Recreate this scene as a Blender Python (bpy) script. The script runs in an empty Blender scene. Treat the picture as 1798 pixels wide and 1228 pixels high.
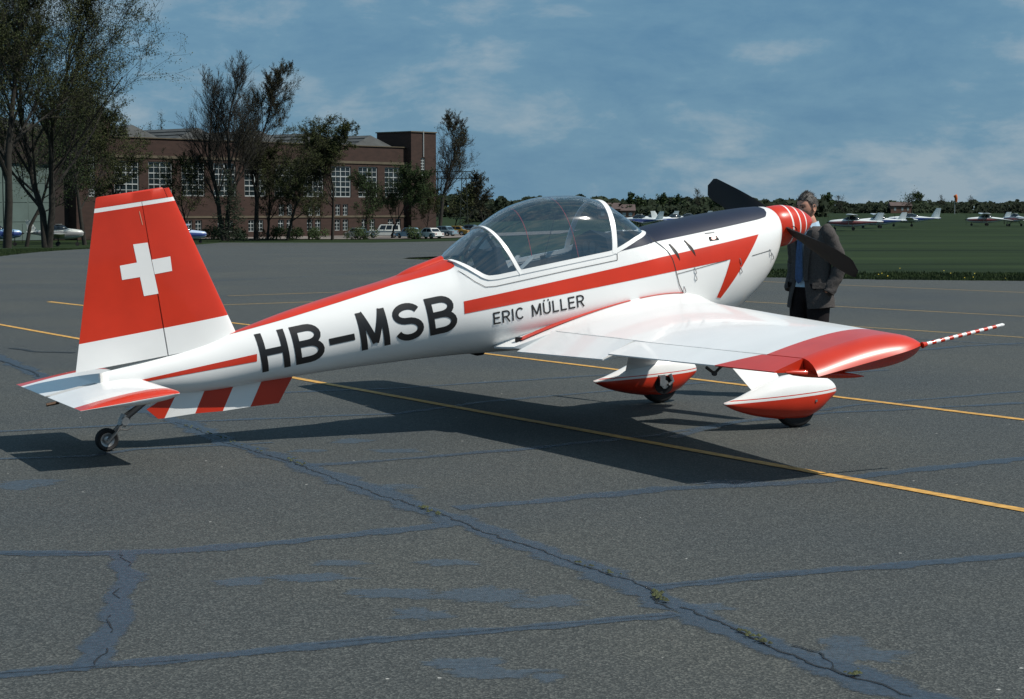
import bpy, bmesh, math, random
import numpy as np
from mathutils import Vector, Matrix, noise
R = math.radians
scene = bpy.context.scene

# ---------------------------------------------------------------- camera, sky, sun, exposure
CAM_H, FPX, CX, CY, V0 = 1.613, 3183.944, 899.0, 614.0, 367.921
PITCH = math.atan((CY - V0) / FPX)
cam_data = bpy.data.cameras.new('camera')
cam_data.sensor_width = 36.0
cam_data.lens = 36.0 * FPX / 1798.0
cam_data.clip_start = 0.1
cam_data.clip_end = 20000.0
cam = bpy.data.objects.new('camera', cam_data)
scene.collection.objects.link(cam)
cam.location = (0, 0, CAM_H)
cam.rotation_euler = (math.pi / 2 - PITCH, 0, 0)
scene.camera = cam

SUN_TO = Vector((0.722, -0.2, 1.0)).normalized()
SUN_EL = math.asin(SUN_TO.z)
SUN_AZ = math.atan2(SUN_TO.x, SUN_TO.y)

world = bpy.data.worlds.new('World')
scene.world = world
world.use_nodes = True
wn, wl = world.node_tree.nodes, world.node_tree.links
wn.clear()
w_out = wn.new('ShaderNodeOutputWorld')
w_bg = wn.new('ShaderNodeBackground'); w_bg.inputs['Strength'].default_value = 0.10
w_sky = wn.new('ShaderNodeTexSky'); w_sky.sky_type = 'NISHITA'; w_sky.sun_disc = False
w_sky.sun_elevation = SUN_EL; w_sky.sun_rotation = SUN_AZ
w_sky.altitude = 60; w_sky.air_density = 1.0; w_sky.dust_density = 0.6; w_sky.ozone_density = 2.5
w_tc = wn.new('ShaderNodeTexCoord')
w_map = wn.new('ShaderNodeMapping'); w_map.inputs['Scale'].default_value = (5.0, 5.0, 13.0)
w_map.inputs['Location'].default_value = (3.1, 0.4, 0.35)
w_n = wn.new('ShaderNodeTexNoise'); w_n.inputs['Scale'].default_value = 1.0
w_n.inputs['Detail'].default_value = 7.0; w_n.inputs['Roughness'].default_value = 0.60
w_n.inputs['Distortion'].default_value = 0.25
w_r = wn.new('ShaderNodeValToRGB')
w_r.color_ramp.elements[0].position = 0.39; w_r.color_ramp.elements[0].color = (0.95, 2.25, 3.60, 1)
w_r.color_ramp.elements[1].position = 0.575; w_r.color_ramp.elements[1].color = (2.75, 3.75, 4.55, 1)
e = w_r.color_ramp.elements.new(0.485); e.color = (1.32, 2.72, 3.95, 1)
w_mix = wn.new('ShaderNodeMix'); w_mix.data_type = 'RGBA'; w_mix.inputs['Factor'].default_value = 0.92
wl.new(w_tc.outputs['Generated'], w_map.inputs['Vector'])
wl.new(w_map.outputs['Vector'], w_n.inputs['Vector'])
w_map2 = wn.new('ShaderNodeMapping'); w_map2.inputs['Scale'].default_value = (13.0, 13.0, 34.0)
w_map2.inputs['Location'].default_value = (1.7, 2.3, 0.2)
w_n2 = wn.new('ShaderNodeTexNoise'); w_n2.inputs['Scale'].default_value = 1.0
w_n2.inputs['Detail'].default_value = 8.0; w_n2.inputs['Roughness'].default_value = 0.62; w_n2.inputs['Distortion'].default_value = 0.25
w_mx = wn.new('ShaderNodeMix'); w_mx.data_type = 'FLOAT'; w_mx.inputs['Factor'].default_value = 0.42
wl.new(w_tc.outputs['Generated'], w_map2.inputs['Vector']); wl.new(w_map2.outputs['Vector'], w_n2.inputs['Vector'])
wl.new(w_n.outputs['Fac'], w_mx.inputs['A']); wl.new(w_n2.outputs['Fac'], w_mx.inputs['B'])
wl.new(w_mx.outputs['Result'], w_r.inputs['Fac'])
wl.new(w_sky.outputs['Color'], w_mix.inputs['A'])
wl.new(w_r.outputs['Color'], w_mix.inputs['B'])
wl.new(w_mix.outputs['Result'], w_bg.inputs['Color'])
wl.new(w_bg.outputs['Background'], w_out.inputs['Surface'])

sun_data = bpy.data.lights.new('sun', 'SUN')
sun_data.energy = 4.8; sun_data.angle = R(0.5); sun_data.color = (1.0, 0.95, 0.87)
sun = bpy.data.objects.new('sun', sun_data)
scene.collection.objects.link(sun)
sun.location = (30, -8, 40)
sun.rotation_euler = (-SUN_TO).to_track_quat('-Z', 'Y').to_euler()

scene.view_settings.view_transform = 'Standard'
scene.view_settings.look = 'None'
scene.view_settings.exposure = 0.0
scene.view_settings.gamma = 1.0
scene.view_settings.use_curve_mapping = False

# ---------------------------------------------------------------- helpers
COL = scene.collection


def ray(u, v):
    a, b = (u - CX) / FPX, (CY - v) / FPX
    c, s = math.cos(PITCH), math.sin(PITCH)
    return Vector((a, c + b * s, -s + b * c))


def on_ground(u, v, z=0.0):
    r = ray(u, v)
    t = (z - CAM_H) / r.z
    return Vector((r.x * t, r.y * t, z))


def at_depth(u, d):
    return (u - CX) / FPX * d


def smooth(t):
    t = max(0.0, min(1.0, t))
    return t * t * (3 - 2 * t)


def terrain(x, y):
    a = 1.1 + 1.05 * smooth((22 - x) / 40.0)
    return -a * smooth((y - 45) / 165.0) * (1 - smooth((y - 330) / 520.0))


class MB:
    """collects faces, then becomes one mesh object"""
    def __init__(self):
        self.v, self.f, self.m = [], [], []

    def add(self, vs, fs, mi=0):
        o = len(self.v)
        self.v += [tuple(p) for p in vs]
        self.f += [tuple(i + o for i in f) for f in fs]
        self.m += [mi] * len(fs) if isinstance(mi, int) else list(mi)
        return self

    def box(self, c, s, mi=0, rot=None):
        x, y, z = s[0] / 2, s[1] / 2, s[2] / 2
        vs = [Vector((i * x, j * y, k * z)) for k in (-1, 1) for j in (-1, 1) for i in (-1, 1)]
        if rot is not None:
            vs = [rot @ p for p in vs]
        vs = [p + Vector(c) for p in vs]
        return self.add(vs, [(0, 2, 3, 1), (4, 5, 7, 6), (0, 1, 5, 4), (2, 6, 7, 3), (0, 4, 6, 2), (1, 3, 7, 5)], mi)

    def loft(self, rings, mi=0, closed=True, cap0=True, cap1=True, cols=None):
        n = len(rings[0]); vs = [p for r in rings for p in r]; fs = []; ms = []
        for i in range(len(rings) - 1):
            for j in range(n if closed else n - 1):
                k = (j + 1) % n
                fs.append((i * n + j, i * n + k, (i + 1) * n + k, (i + 1) * n + j))
                ms.append(mi if cols is None else cols(i, j))
        if closed and cap0: fs.append(tuple(reversed(range(n)))); ms.append(ms[0])
        if closed and cap1: fs.append(tuple(range((len(rings) - 1) * n, len(rings) * n))); ms.append(ms[-1])
        return self.add(vs, fs, ms)

    def tube(self, pts, rad, sides=6, mi=0, caps=True):
        pts = [Vector(p) for p in pts]
        if not hasattr(rad, '__len__'): rad = [rad] * len(pts)
        rings = []
        up = None
        for i, p in enumerate(pts):
            d = (pts[min(i + 1, len(pts) - 1)] - pts[max(i - 1, 0)])
            if d.length < 1e-9: d = Vector((0, 0, 1))
            d.normalize()
            if up is None:
                up = d.orthogonal().normalized()
            up = (up - d * up.dot(d))
            if up.length < 1e-6: up = d.orthogonal()
            up.normalize()
            w = d.cross(up)
            rings.append([p + (up * math.cos(2 * math.pi * k / sides) + w * math.sin(2 * math.pi * k / sides)) * rad[i] for k in range(sides)])
        return self.loft(rings, mi, True, caps, caps)

    def build(self, name, mats, parent=None, sm=True, angle=40, recalc=True):
        me = bpy.data.meshes.new(name)
        me.from_pydata(self.v, [], self.f)
        if not isinstance(mats, (list, tuple)): mats = [mats]
        for m in mats: me.materials.append(m)
        if len(mats) > 1: me.polygons.foreach_set('material_index', self.m)
        me.update()
        if recalc:
            bm = bmesh.new(); bm.from_mesh(me)
            bmesh.ops.recalc_face_normals(bm, faces=bm.faces)
            bm.to_mesh(me); bm.free()
        if sm:
            me.polygons.foreach_set('use_smooth', [True] * len(me.polygons))
            try: me.set_sharp_from_angle(angle=R(angle))
            except Exception: pass
        o = bpy.data.objects.new(name, me)
        COL.objects.link(o)
        if parent is not None: o.parent = parent
        return o


def tag(o, label=None, cat=None, group=None, kind=None):
    if label: o['label'] = label
    if cat: o['category'] = cat
    if group: o['group'] = group
    if kind: o['kind'] = kind
    return o


def empty(name, loc=(0, 0, 0), rz=0.0):
    o = bpy.data.objects.new(name, None)
    o.empty_display_size = 0.2
    COL.objects.link(o)
    o.location = loc
    o.rotation_euler = (0, 0, rz)
    return o


def copy_tree(o, parent=None):
    c = o.copy(); COL.objects.link(c)
    if parent is not None: c.parent = parent
    for ch in list(o.children):
        copy_tree(ch, c)
    return c


# ---------------------------------------------------------------- materials
def mat(name, col, rough=0.5, metal=0.0, coat=0.0, var=0.0, vscale=8.0, bump=0.0, bscale=60.0, spec=0.5, col2=None, coord='Object', stretch=None, detail=4.0):
    m = bpy.data.materials.new(name); m.use_nodes = True
    n, l = m.node_tree.nodes, m.node_tree.links
    b = n['Principled BSDF']
    b.inputs['Base Color'].default_value = (*col, 1)
    b.inputs['Roughness'].default_value = rough
    b.inputs['Metallic'].default_value = metal
    b.inputs['Specular IOR Level'].default_value = spec
    if coat:
        b.inputs['Coat Weight'].default_value = coat
        b.inputs['Coat Roughness'].default_value = 0.04
    if var or col2 or bump:
        tc = n.new('ShaderNodeTexCoord')
        src = tc.outputs[coord]
        if stretch:
            mp = n.new('ShaderNodeMapping'); mp.inputs['Scale'].default_value = stretch
            l.new(src, mp.inputs['Vector']); src = mp.outputs['Vector']
    if var or col2:
        t = n.new('ShaderNodeTexNoise'); t.inputs['Scale'].default_value = vscale; t.inputs['Detail'].default_value = detail
        l.new(src, t.inputs['Vector'])
        rp = n.new('ShaderNodeValToRGB')
        a = [max(0, c * (1 - var)) for c in col]
        bb = list(col2) if col2 else [min(1, c * (1 + var)) for c in col]
        rp.color_ramp.elements[0].position = 0.32; rp.color_ramp.elements[0].color = (*a, 1)
        rp.color_ramp.elements[1].position = 0.68; rp.color_ramp.elements[1].color = (*bb, 1)
        l.new(t.outputs['Fac'], rp.inputs['Fac']); l.new(rp.outputs['Color'], b.inputs['Base Color'])
    if bump:
        t2 = n.new('ShaderNodeTexNoise'); t2.inputs['Scale'].default_value = bscale; t2.inputs['Detail'].default_value = 3
        l.new(src, t2.inputs['Vector'])
        bp = n.new('ShaderNodeBump'); bp.inputs['Strength'].default_value = bump; bp.inputs['Distance'].default_value = 0.02
        l.new(t2.outputs['Fac'], bp.inputs['Height']); l.new(bp.outputs['Normal'], b.inputs['Normal'])
    return m


def asphalt_mat():
    m = bpy.data.materials.new('asphalt'); m.use_nodes = True
    n, l = m.node_tree.nodes, m.node_tree.links
    b = n['Principled BSDF']
    tc = n.new('ShaderNodeTexCoord'); P = tc.outputs['Object']
    vor = n.new('ShaderNodeTexVoronoi'); vor.inputs['Scale'].default_value = 120
    l.new(P, vor.inputs['Vector'])
    sep = n.new('ShaderNodeSeparateColor'); l.new(vor.outputs['Color'], sep.inputs['Color'])
    r1 = n.new('ShaderNodeValToRGB')
    r1.color_ramp.elements[0].position = 0.0; r1.color_ramp.elements[0].color = (0.029, 0.033, 0.033, 1)
    r1.color_ramp.elements[1].position = 1.0; r1.color_ramp.elements[1].color = (0.108, 0.114, 0.107, 1)
    e = r1.color_ramp.elements.new(0.6); e.color = (0.049, 0.054, 0.053, 1)
    l.new(sep.outputs['Red'], r1.inputs['Fac'])
    big = n.new('ShaderNodeTexNoise'); big.inputs['Scale'].default_value = 0.22; big.inputs['Detail'].default_value = 6; big.inputs['Roughness'].default_value = 0.6
    l.new(P, big.inputs['Vector'])
    r2 = n.new('ShaderNodeValToRGB')
    r2.color_ramp.elements[0].position = 0.3; r2.color_ramp.elements[0].color = (0.72, 0.78, 0.86, 1)
    r2.color_ramp.elements[1].position = 0.7; r2.color_ramp.elements[1].color = (1.12, 1.08, 1.0, 1)
    l.new(big.outputs['Fac'], r2.inputs['Fac'])
    mul = n.new('ShaderNodeMix'); mul.data_type = 'RGBA'; mul.blend_type = 'MULTIPLY'; mul.inputs['Factor'].default_value = 1
    l.new(r1.outputs['Color'], mul.inputs['A']); l.new(r2.outputs['Color'], mul.inputs['B'])
    # scattered pale chips
    chips = n.new('ShaderNodeTexVoronoi'); chips.inputs['Scale'].default_value = 7.0
    l.new(P, chips.inputs['Vector'])
    cs = n.new('ShaderNodeSeparateColor'); l.new(chips.outputs['Color'], cs.inputs['Color'])
    m1 = n.new('ShaderNodeMath'); m1.operation = 'LESS_THAN'; m1.inputs[1].default_value = 0.055
    l.new(chips.outputs['Distance'], m1.inputs[0])
    m2 = n.new('ShaderNodeMath'); m2.operation = 'LESS_THAN'; m2.inputs[1].default_value = 0.10
    l.new(cs.outputs['Green'], m2.inputs[0])
    m3 = n.new('ShaderNodeMath'); m3.operation = 'MULTIPLY'
    l.new(m1.outputs[0], m3.inputs[0]); l.new(m2.outputs[0], m3.inputs[1])
    mx = n.new('ShaderNodeMix'); mx.data_type = 'RGBA'
    mx.inputs['B'].default_value = (0.36, 0.36, 0.34, 1)
    l.new(m3.outputs[0], mx.inputs['Factor']); l.new(mul.outputs['Result'], mx.inputs['A'])
    l.new(mx.outputs['Result'], b.inputs['Base Color'])
    b.inputs['Roughness'].default_value = 0.82
    b.inputs['Specular IOR Level'].default_value = 0.35
    bp = n.new('ShaderNodeBump'); bp.inputs['Strength'].default_value = 0.55; bp.inputs['Distance'].default_value = 0.006
    l.new(vor.outputs['Distance'], bp.inputs['Height']); l.new(bp.outputs['Normal'], b.inputs['Normal'])
    return m


def tar_mat(name, col, fade=0.45, scale=9.0, opacity=0.62):
    """thin bitumen film, worn through where the noise is low"""
    m = bpy.data.materials.new(name); m.use_nodes = True
    n, l = m.node_tree.nodes, m.node_tree.links
    b = n['Principled BSDF']; out = n['Material Output']
    b.inputs['Roughness'].default_value = 0.55
    tc = n.new('ShaderNodeTexCoord')
    t = n.new('ShaderNodeTexNoise'); t.inputs['Scale'].default_value = 40; t.inputs['Detail'].default_value = 3
    l.new(tc.outputs['Object'], t.inputs['Vector'])
    rp = n.new('ShaderNodeValToRGB')
    rp.color_ramp.elements[0].position = 0.3; rp.color_ramp.elements[0].color = (*[c * 0.72 for c in col], 1)
    rp.color_ramp.elements[1].position = 0.7; rp.color_ramp.elements[1].color = (*[c * 1.3 for c in col], 1)
    l.new(t.outputs['Fac'], rp.inputs['Fac']); l.new(rp.outputs['Color'], b.inputs['Base Color'])
    t2 = n.new('ShaderNodeTexNoise'); t2.inputs['Scale'].default_value = scale; t2.inputs['Detail'].default_value = 8; t2.inputs['Roughness'].default_value = 0.7
    l.new(tc.outputs['Object'], t2.inputs['Vector'])
    r2 = n.new('ShaderNodeValToRGB')
    r2.color_ramp.elements[0].position = fade - 0.10; r2.color_ramp.elements[0].color = (0, 0, 0, 1)
    r2.color_ramp.elements[1].position = fade + 0.10; r2.color_ramp.elements[1].color = (opacity, opacity, opacity, 1)
    at = n.new('ShaderNodeAttribute'); at.attribute_name = 'wear'
    ad = n.new('ShaderNodeMath'); ad.operation = 'MULTIPLY_ADD'; ad.inputs[1].default_value = 0.36
    l.new(at.outputs['Fac'], ad.inputs[0]); l.new(t2.outputs['Fac'], ad.inputs[2])
    sb = n.new('ShaderNodeMath'); sb.operation = 'SUBTRACT'; sb.inputs[1].default_value = 0.27
    l.new(ad.outputs[0], sb.inputs[0]); l.new(sb.outputs[0], r2.inputs['Fac'])
    tr = n.new('ShaderNodeBsdfTransparent'); ms = n.new('ShaderNodeMixShader')
    l.new(r2.outputs['Color'], ms.inputs['Fac']); l.new(tr.outputs[0], ms.inputs[1]); l.new(b.outputs[0], ms.inputs[2])
    l.new(ms.outputs[0], out.inputs['Surface'])
    return m


def glass_mat(name, tint, refl_rough=0.02, ior=1.5, boost=1.0):
    """thin acrylic: see-through with Fresnel reflection"""
    m = bpy.data.materials.new(name); m.use_nodes = True
    n, l = m.node_tree.nodes, m.node_tree.links
    n.remove(n['Principled BSDF']); out = n['Material Output']
    tr = n.new('ShaderNodeBsdfTransparent'); tr.inputs['Color'].default_value = (*tint, 1)
    gl = n.new('ShaderNodeBsdfGlossy'); gl.inputs['Roughness'].default_value = refl_rough
    fr = n.new('ShaderNodeLayerWeight'); fr.inputs['Blend'].default_value = 0.5
    pw = n.new('ShaderNodeMath'); pw.operation = 'POWER'; pw.inputs[1].default_value = 4.0
    ma = n.new('ShaderNodeMath'); ma.operation = 'MULTIPLY_ADD'; ma.inputs[1].default_value = 0.92; ma.inputs[2].default_value = 0.17
    l.new(fr.outputs['Facing'], pw.inputs[0]); l.new(pw.outputs[0], ma.inputs[0])
    mu = n.new('ShaderNodeMath'); mu.operation = 'MULTIPLY'; mu.inputs[1].default_value = boost; mu.use_clamp = True
    ms = n.new('ShaderNodeMixShader')
    l.new(ma.outputs[0], mu.inputs[0]); l.new(mu.outputs[0], ms.inputs['Fac'])
    l.new(tr.outputs[0], ms.inputs[1]); l.new(gl.outputs[0], ms.inputs[2]); l.new(ms.outputs[0], out.inputs['Surface'])
    return m


M = {}
M['asphalt'] = asphalt_mat()
M['tar'] = tar_mat('tar_seal', (0.043, 0.068, 0.100), 0.40, 9)
M['tar_thin'] = tar_mat('tar_seal_worn', (0.045, 0.068, 0.098), 0.46, 7)
M['tar_patch'] = tar_mat('tar_stain', (0.062, 0.086, 0.112), 0.44, 5, 0.62)
M['crack'] = tar_mat('crack', (0.008, 0.009, 0.010), 0.40, 14, 1.0)
M['moss'] = mat('moss', (0.045, 0.052, 0.018), 0.9, var=0.5, vscale=30)
M['yellow'] = mat('yellow_line_paint', (0.50, 0.275, 0.06), 0.7, var=0.32, vscale=14, detail=8)
M['yellow_old'] = tar_mat('old_yellow_paint', (0.36, 0.23, 0.06), 0.36, 12, 0.85)
M['grass'] = mat('grass', (0.012, 0.026, 0.009), 0.95, var=0.5, vscale=1.0, col2=(0.025, 0.042, 0.014), spec=0.1, bump=0.6, bscale=9, detail=12, stretch=(0.05, 0.22, 1))
M['blade'] = mat('grass_blade', (0.016, 0.034, 0.010), 0.8, var=0.5, vscale=0.8, col2=(0.036, 0.060, 0.018), spec=0.2)
M['dandelion'] = mat('dandelion', (0.55, 0.42, 0.02), 0.7)
M['gravel'] = mat('gravel', (0.16, 0.14, 0.125), 0.9, var=0.3, vscale=1.5)
M['white'] = mat('white_gloss_paint', (0.80, 0.805, 0.795), 0.30, coat=0.30, var=0.05, vscale=2.2, spec=0.40, stretch=(0.6, 1, 1.6), detail=9)
M['red'] = mat('red_gloss_paint', (0.56, 0.034, 0.012), 0.32, coat=0.3, var=0.07, vscale=4, spec=0.35)
M['bluepaint'] = mat('dark_blue_antiglare', (0.008, 0.012, 0.032), 0.5, var=0.1, vscale=5, spec=0.5)
M['black'] = mat('black_paint', (0.010, 0.010, 0.011), 0.4)
M['satin_black'] = mat('satin_black', (0.006, 0.005, 0.006), 0.5, spec=0.25)
M['seam'] = mat('panel_seam', (0.02, 0.02, 0.02), 0.8)
M['rubber'] = mat('tyre_rubber', (0.012, 0.012, 0.013), 0.75)
M['steel'] = mat('bare_steel', (0.42, 0.42, 0.42), 0.35, metal=0.9, var=0.2, vscale=20)
M['dark_steel'] = mat('dark_steel', (0.05, 0.055, 0.06), 0.4, metal=0.6)
M['interior'] = mat('cockpit_lining', (0.018, 0.024, 0.034), 0.7, var=0.2, vscale=12)
M['seat'] = mat('seat_cover', (0.03, 0.035, 0.045), 0.8, var=0.2, vscale=20)
M['pale'] = mat('pale_padding', (0.55, 0.58, 0.58), 0.7)
M['canopy'] = glass_mat('canopy_acrylic', (0.90, 0.94, 0.965), 0.03, 1.5, 1.5)
M['redline'] = mat('red_sight_line', (0.55, 0.04, 0.04), 0.5)

# ---------------------------------------------------------------- the ground
def axis_steps(stops):
    out = []
    for (a, b, st) in stops:
        k = max(1, int(round((b - a) / st)))
        out += [a + (b - a) * i / k for i in range(k)]
    out.append(stops[-1][1])
    return out


gx = axis_steps([(-4000, -400, 400), (-400, -120, 40), (-120, 120, 8), (120, 400, 40), (400, 4000, 400)])
gy = axis_steps([(-300, 0, 100), (0, 40, 10), (40, 360, 8), (360, 900, 30), (900, 9000, 900)])
g = MB()
g.v = [(x, y, terrain(x, y) - 0.05) for y in gy for x in gx]
nx = len(gx)
g.f = [(j * nx + i, j * nx + i + 1, (j + 1) * nx + i + 1, (j + 1) * nx + i) for j in range(len(gy) - 1) for i in range(nx - 1)]
g.m = [0] * len(g.f)
ground = g.build('grass_field', M['grass'], recalc=False)
tag(ground, 'flat green airfield grass reaching to the tree line', kind='structure')


def draped(name, poly, m, dz=0.0, step=8.0, parent=None):
    bm = bmesh.new()
    f = bm.faces.new([bm.verts.new((x, y, 0)) for x, y in poly])
    ys = [p[1] for p in poly]; xs = [p[0] for p in poly]
    y = math.floor(min(ys) / step) * step
    while y < max(ys):
        if y > 36:
            bmesh.ops.bisect_plane(bm, geom=bm.verts[:] + bm.edges[:] + bm.faces[:], plane_co=(0, y, 0), plane_no=(0, 1, 0))
        y += step
    x = math.floor(min(xs) / step) * step
    while x < max(xs):
        bmesh.ops.bisect_plane(bm, geom=bm.verts[:] + bm.edges[:] + bm.faces[:], plane_co=(x, 0, 0), plane_no=(1, 0, 0))
        x += step
    for v in bm.verts: v.co.z = terrain(v.co.x, v.co.y) + dz
    bmesh.ops.recalc_face_normals(bm, faces=bm.faces)
    me = bpy.data.meshes.new(name); bm.to_mesh(me); bm.free()
    if me.polygons and me.polygons[0].normal.z < 0: me.flip_normals()
    me.materials.append(m)
    o = bpy.data.objects.new(name, me); COL.objects.link(o)
    if parent: o.parent = parent
    return o


FIELD_EDGE = [(70, 33.5), (26, 38.6), (11.7, 41.0), (8.6, 41.7), (6.0, 43.2), (3.2, 47.0), (0.6, 52.6), (-1.8, 58.2), (-3.7, 61.6),
              (-3.6, 63.4), (-2.2, 66.5), (-1.0, 74), (-0.5, 95), (-1.0, 140), (-2.0, 204)]
apron_poly = [(-70, -14), (70, -14)] + FIELD_EDGE + [(-33, 206), (-33, 186), (-26, 120), (-20.5, 78), (-18.4, 63.5), (-25, 60), (-45, 55), (-70, 52)]
apron = draped('apron', apron_poly, M['asphalt'])
tag(apron, 'weathered grey asphalt apron with tar seams and yellow lines', kind='structure')
lot = draped('car_park', [(-46, 230), (6, 230), (10, 262), (-20, 262), (-46, 250)], M['gravel'], dz=0.02)
tag(lot, 'pale gravel car park in front of the brick hangar', kind='structure')

LAYER = [0]


def strip(name, px, width, m, jitter=0.0, wj=0.0, seed=0, step=0.25, ground_pts=None, base=0.0022):
    rnd = random.Random(seed)
    pts = ground_pts or [on_ground(u, v) for u, v in px]
    pts = [Vector((p[0], p[1], 0)) for p in pts]
    out = [pts[0]]
    for a, b in zip(pts, pts[1:]):
        k = max(1, int((b - a).length / step))
        out += [a.lerp(b, i / k) for i in range(1, k + 1)]
    LAYER[0] += 1
    dz = base + 0.00008 * (LAYER[0] % 25)
    vs = []; ed = []
    off = 0.0
    for i, p in enumerate(out):
        d = out[min(i + 1, len(out) - 1)] - out[max(i - 1, 0)]
        nrm = Vector((-d.y, d.x, 0)).normalized()
        off = off * 0.7 + rnd.uniform(-jitter, jitter)
        if jitter: off += 0.6 * jitter * noise.noise(Vector((p.x * 1.3, p.y * 1.3, seed)))
        wl_ = width / 2 * (1 + rnd.uniform(-wj, wj)); wr = width / 2 * (1 + rnd.uniform(-wj, wj))
        for s, e_ in ((-wl_, 0.0), (-wl_ * .45, 1.0), (wr * .45, 1.0), (wr, 0.0)):
            q = p + nrm * (off + s)
            vs.append((q.x, q.y, terrain(q.x, q.y) + dz)); ed.append(e_)
    fs = [(4 * i + k, 4 * i + k + 1, 4 * i + k + 5, 4 * i + k + 4) for i in range(len(out) - 1) for k in range(3)]
    mb = MB().add(vs, fs)
    o = mb.build(name, m, apron, sm=False)
    at = o.data.attributes.new('wear', 'FLOAT', 'POINT'); at.data.foreach_set('value', ed)
    return o


# yellow painted lines
strip('yellow_line', [(-150, 543), (0, 570.5), (515, 664), (1440, 832), (1798, 897), (2000, 934)], 0.088, M['yellow'], 0.002, 0.06, 1, base=0.0046)
strip('yellow_line', [(86, 530), (412, 568), (855, 622), (1290, 675), (1480, 699), (1798, 738), (2000, 763)], 0.088, M['yellow'], 0.002, 0.06, 2, base=0.0046)
strip('yellow_line', [(1100, 518), (1310, 530), (1798, 556), (2000, 567)], 0.09, M['yellow_old'], 0.003, 0.12, 3)
strip('yellow_line', [(1000, 545), (1519, 575), (1798, 593), (2000, 606)], 0.09, M['yellow_old'], 0.003, 0.12, 4)
strip('yellow_line', [(1200, 488.5), (1480, 501), (1798, 514), (2000, 522)], 0.09, M['yellow_old'], 0.003, 0.12, 5)
strip('yellow_line', [(385, 536), (560, 530), (700, 524)], 0.11, M['yellow_old'], 0.003, 0.12, 6)
strip('yellow_line', [(400, 520), (604, 513), (760, 507)], 0.10, M['yellow_old'], 0.003, 0.12, 7)
strip('yellow_line', [(84, 531), (200, 543), (330, 552)], 0.08, M['yellow_old'], 0.003, 0.12, 8)

# bitumen seams between the asphalt bays
S1 = [(-60, 607), (0, 629), (70, 660), (300, 737), (395, 774), (520, 814), (640, 858), (770, 904), (900, 952), (1010, 993), (1120, 1032), (1180, 1060), (1330, 1128), (1540, 1200), (1700, 1262)]
strip('tar_seam', S1, 0.25, M['tar'], 0.012, 0.42, 11, 0.12)
strip('tar_seam', [(-80, 974), (0, 972), (215, 972), (400, 960), (600, 942), (790, 922)], 0.17, M['tar'], 0.008, 0.4, 12, 0.12)
strip('tar_seam', [(800, 893), (900, 885), (1160, 860), (1440, 846), (1560, 832), (1798, 806), (1950, 790)], 0.19, M['tar'], 0.008, 0.4, 13, 0.14)
strip('tar_seam', [(1150, 1032), (1400, 1008), (1798, 974), (1950, 962)], 0.15, M['tar'], 0.006, 0.4, 14, 0.12)
strip('tar_seam', [(-80, 1192), (0, 1185), (200, 1170), (400, 1152), (650, 1127), (900, 1105), (1190, 1079)], 0.13, M['tar'], 0.006, 0.4, 15, 0.12)
strip('tar_seam', [(215, 975), (226, 1010), (203, 1050), (207, 1095), (185, 1135), (160, 1165), (140, 1180)], 0.15, M['tar'], 0.02, 0.4, 16, 0.1)
strip('tar_seam', [(540, 818), (642, 812), (900, 791), (1150, 765), (1300, 741), (1500, 712), (1798, 688)], 0.13, M['tar_thin'], 0.01, 0.5, 17, 0.2)
strip('tar_seam', [(-60, 765), (0, 758), (150, 750), (313, 742), (700, 727), (850, 706), (1100, 684), (1300, 668), (1560, 650)], 0.13, M['tar_thin'], 0.012, 0.5, 18, 0.25)
strip('tar_seam', [(500, 690), (700, 682), (850, 672), (1100, 657)], 0.14, M['tar_thin'], 0.012, 0.5, 19, 0.25)
strip('tar_seam', [(-40, 808), (60, 806), (160, 802), (240, 790), (480, 778)], 0.10, M['tar_thin'], 0.012, 0.5, 20, 0.25)
strip('tar_seam', [(1180, 770), (1230, 756), (1300, 742), (1460, 726), (1798, 708)], 0.14, M['tar_thin'], 0.012, 0.5, 21, 0.25)
strip('tar_seam', [(1480, 628), (1620, 615), (1700, 608), (1798, 603)], 0.16, M['tar_thin'], 0.012, 0.5, 22, 0.25)
strip('tar_seam', [(1500, 588), (1798, 608), (1950, 618)], 0.10, M['tar_thin'], 0.012, 0.5, 23, 0.25)
strip('tar_seam', [(20, 612), (60, 618), (130, 620)], 0.10, M['crack'], 0.012, 0.5, 24, 0.25)
strip('tar_seam', [(-40, 500), (300, 498), (700, 478)], 0.16, M['tar_thin'], 0.02, 0.5, 25, 0.5)
strip('tar_seam', [(-40, 480), (200, 474), (640, 462)], 0.16, M['tar_thin'], 0.02, 0.5, 26, 0.5)


def crack(px, seed, w=0.018, jit=0.014):
    w *= 0.62
    strip('crack', px, w, M['crack'], jit, 0.75, seed, 0.035, base=0.0046)


crack([(310, 742), (395, 776), (520, 815), (640, 861), (700, 880)], 31, 0.02)
crack([(700, 878), (770, 904), (830, 928), (900, 952)], 32, 0.026)
crack([(900, 952), (1010, 990), (1100, 1018), (1135, 1035), (1160, 1060), (1185, 1072)], 33, 0.022)
crack([(1195, 1068), (1290, 1105), (1330, 1126), (1420, 1165), (1540, 1200), (1600, 1225)], 34, 0.024)
crack([(1390, 1135), (1430, 1148), (1470, 1180)], 35, 0.02)
crack([(210, 975), (226, 996)], 36, 0.012)
crack([(215, 1035), (203, 1044), (214, 1052)], 43, 0.012)
crack([(196, 1082), (200, 1098), (203, 1112)], 44, 0.013)
crack([(182, 1140), (168, 1158), (158, 1170)], 37, 0.013)
crack([(560, 1132), (700, 1120), (830, 1112), (900, 1105), (1185, 1080)], 38, 0.009, 0.006)
crack([(1140, 1032), (1300, 1017), (1400, 1009)], 39, 0.009, 0.006)
crack([(0, 1184), (200, 1171), (330, 1160)], 40, 0.010, 0.006)
crack([(0, 634), (40, 648), (75, 662)], 41, 0.04)
crack([(0, 974), (120, 974), (215, 972)], 42, 0.012, 0.004)

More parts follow.
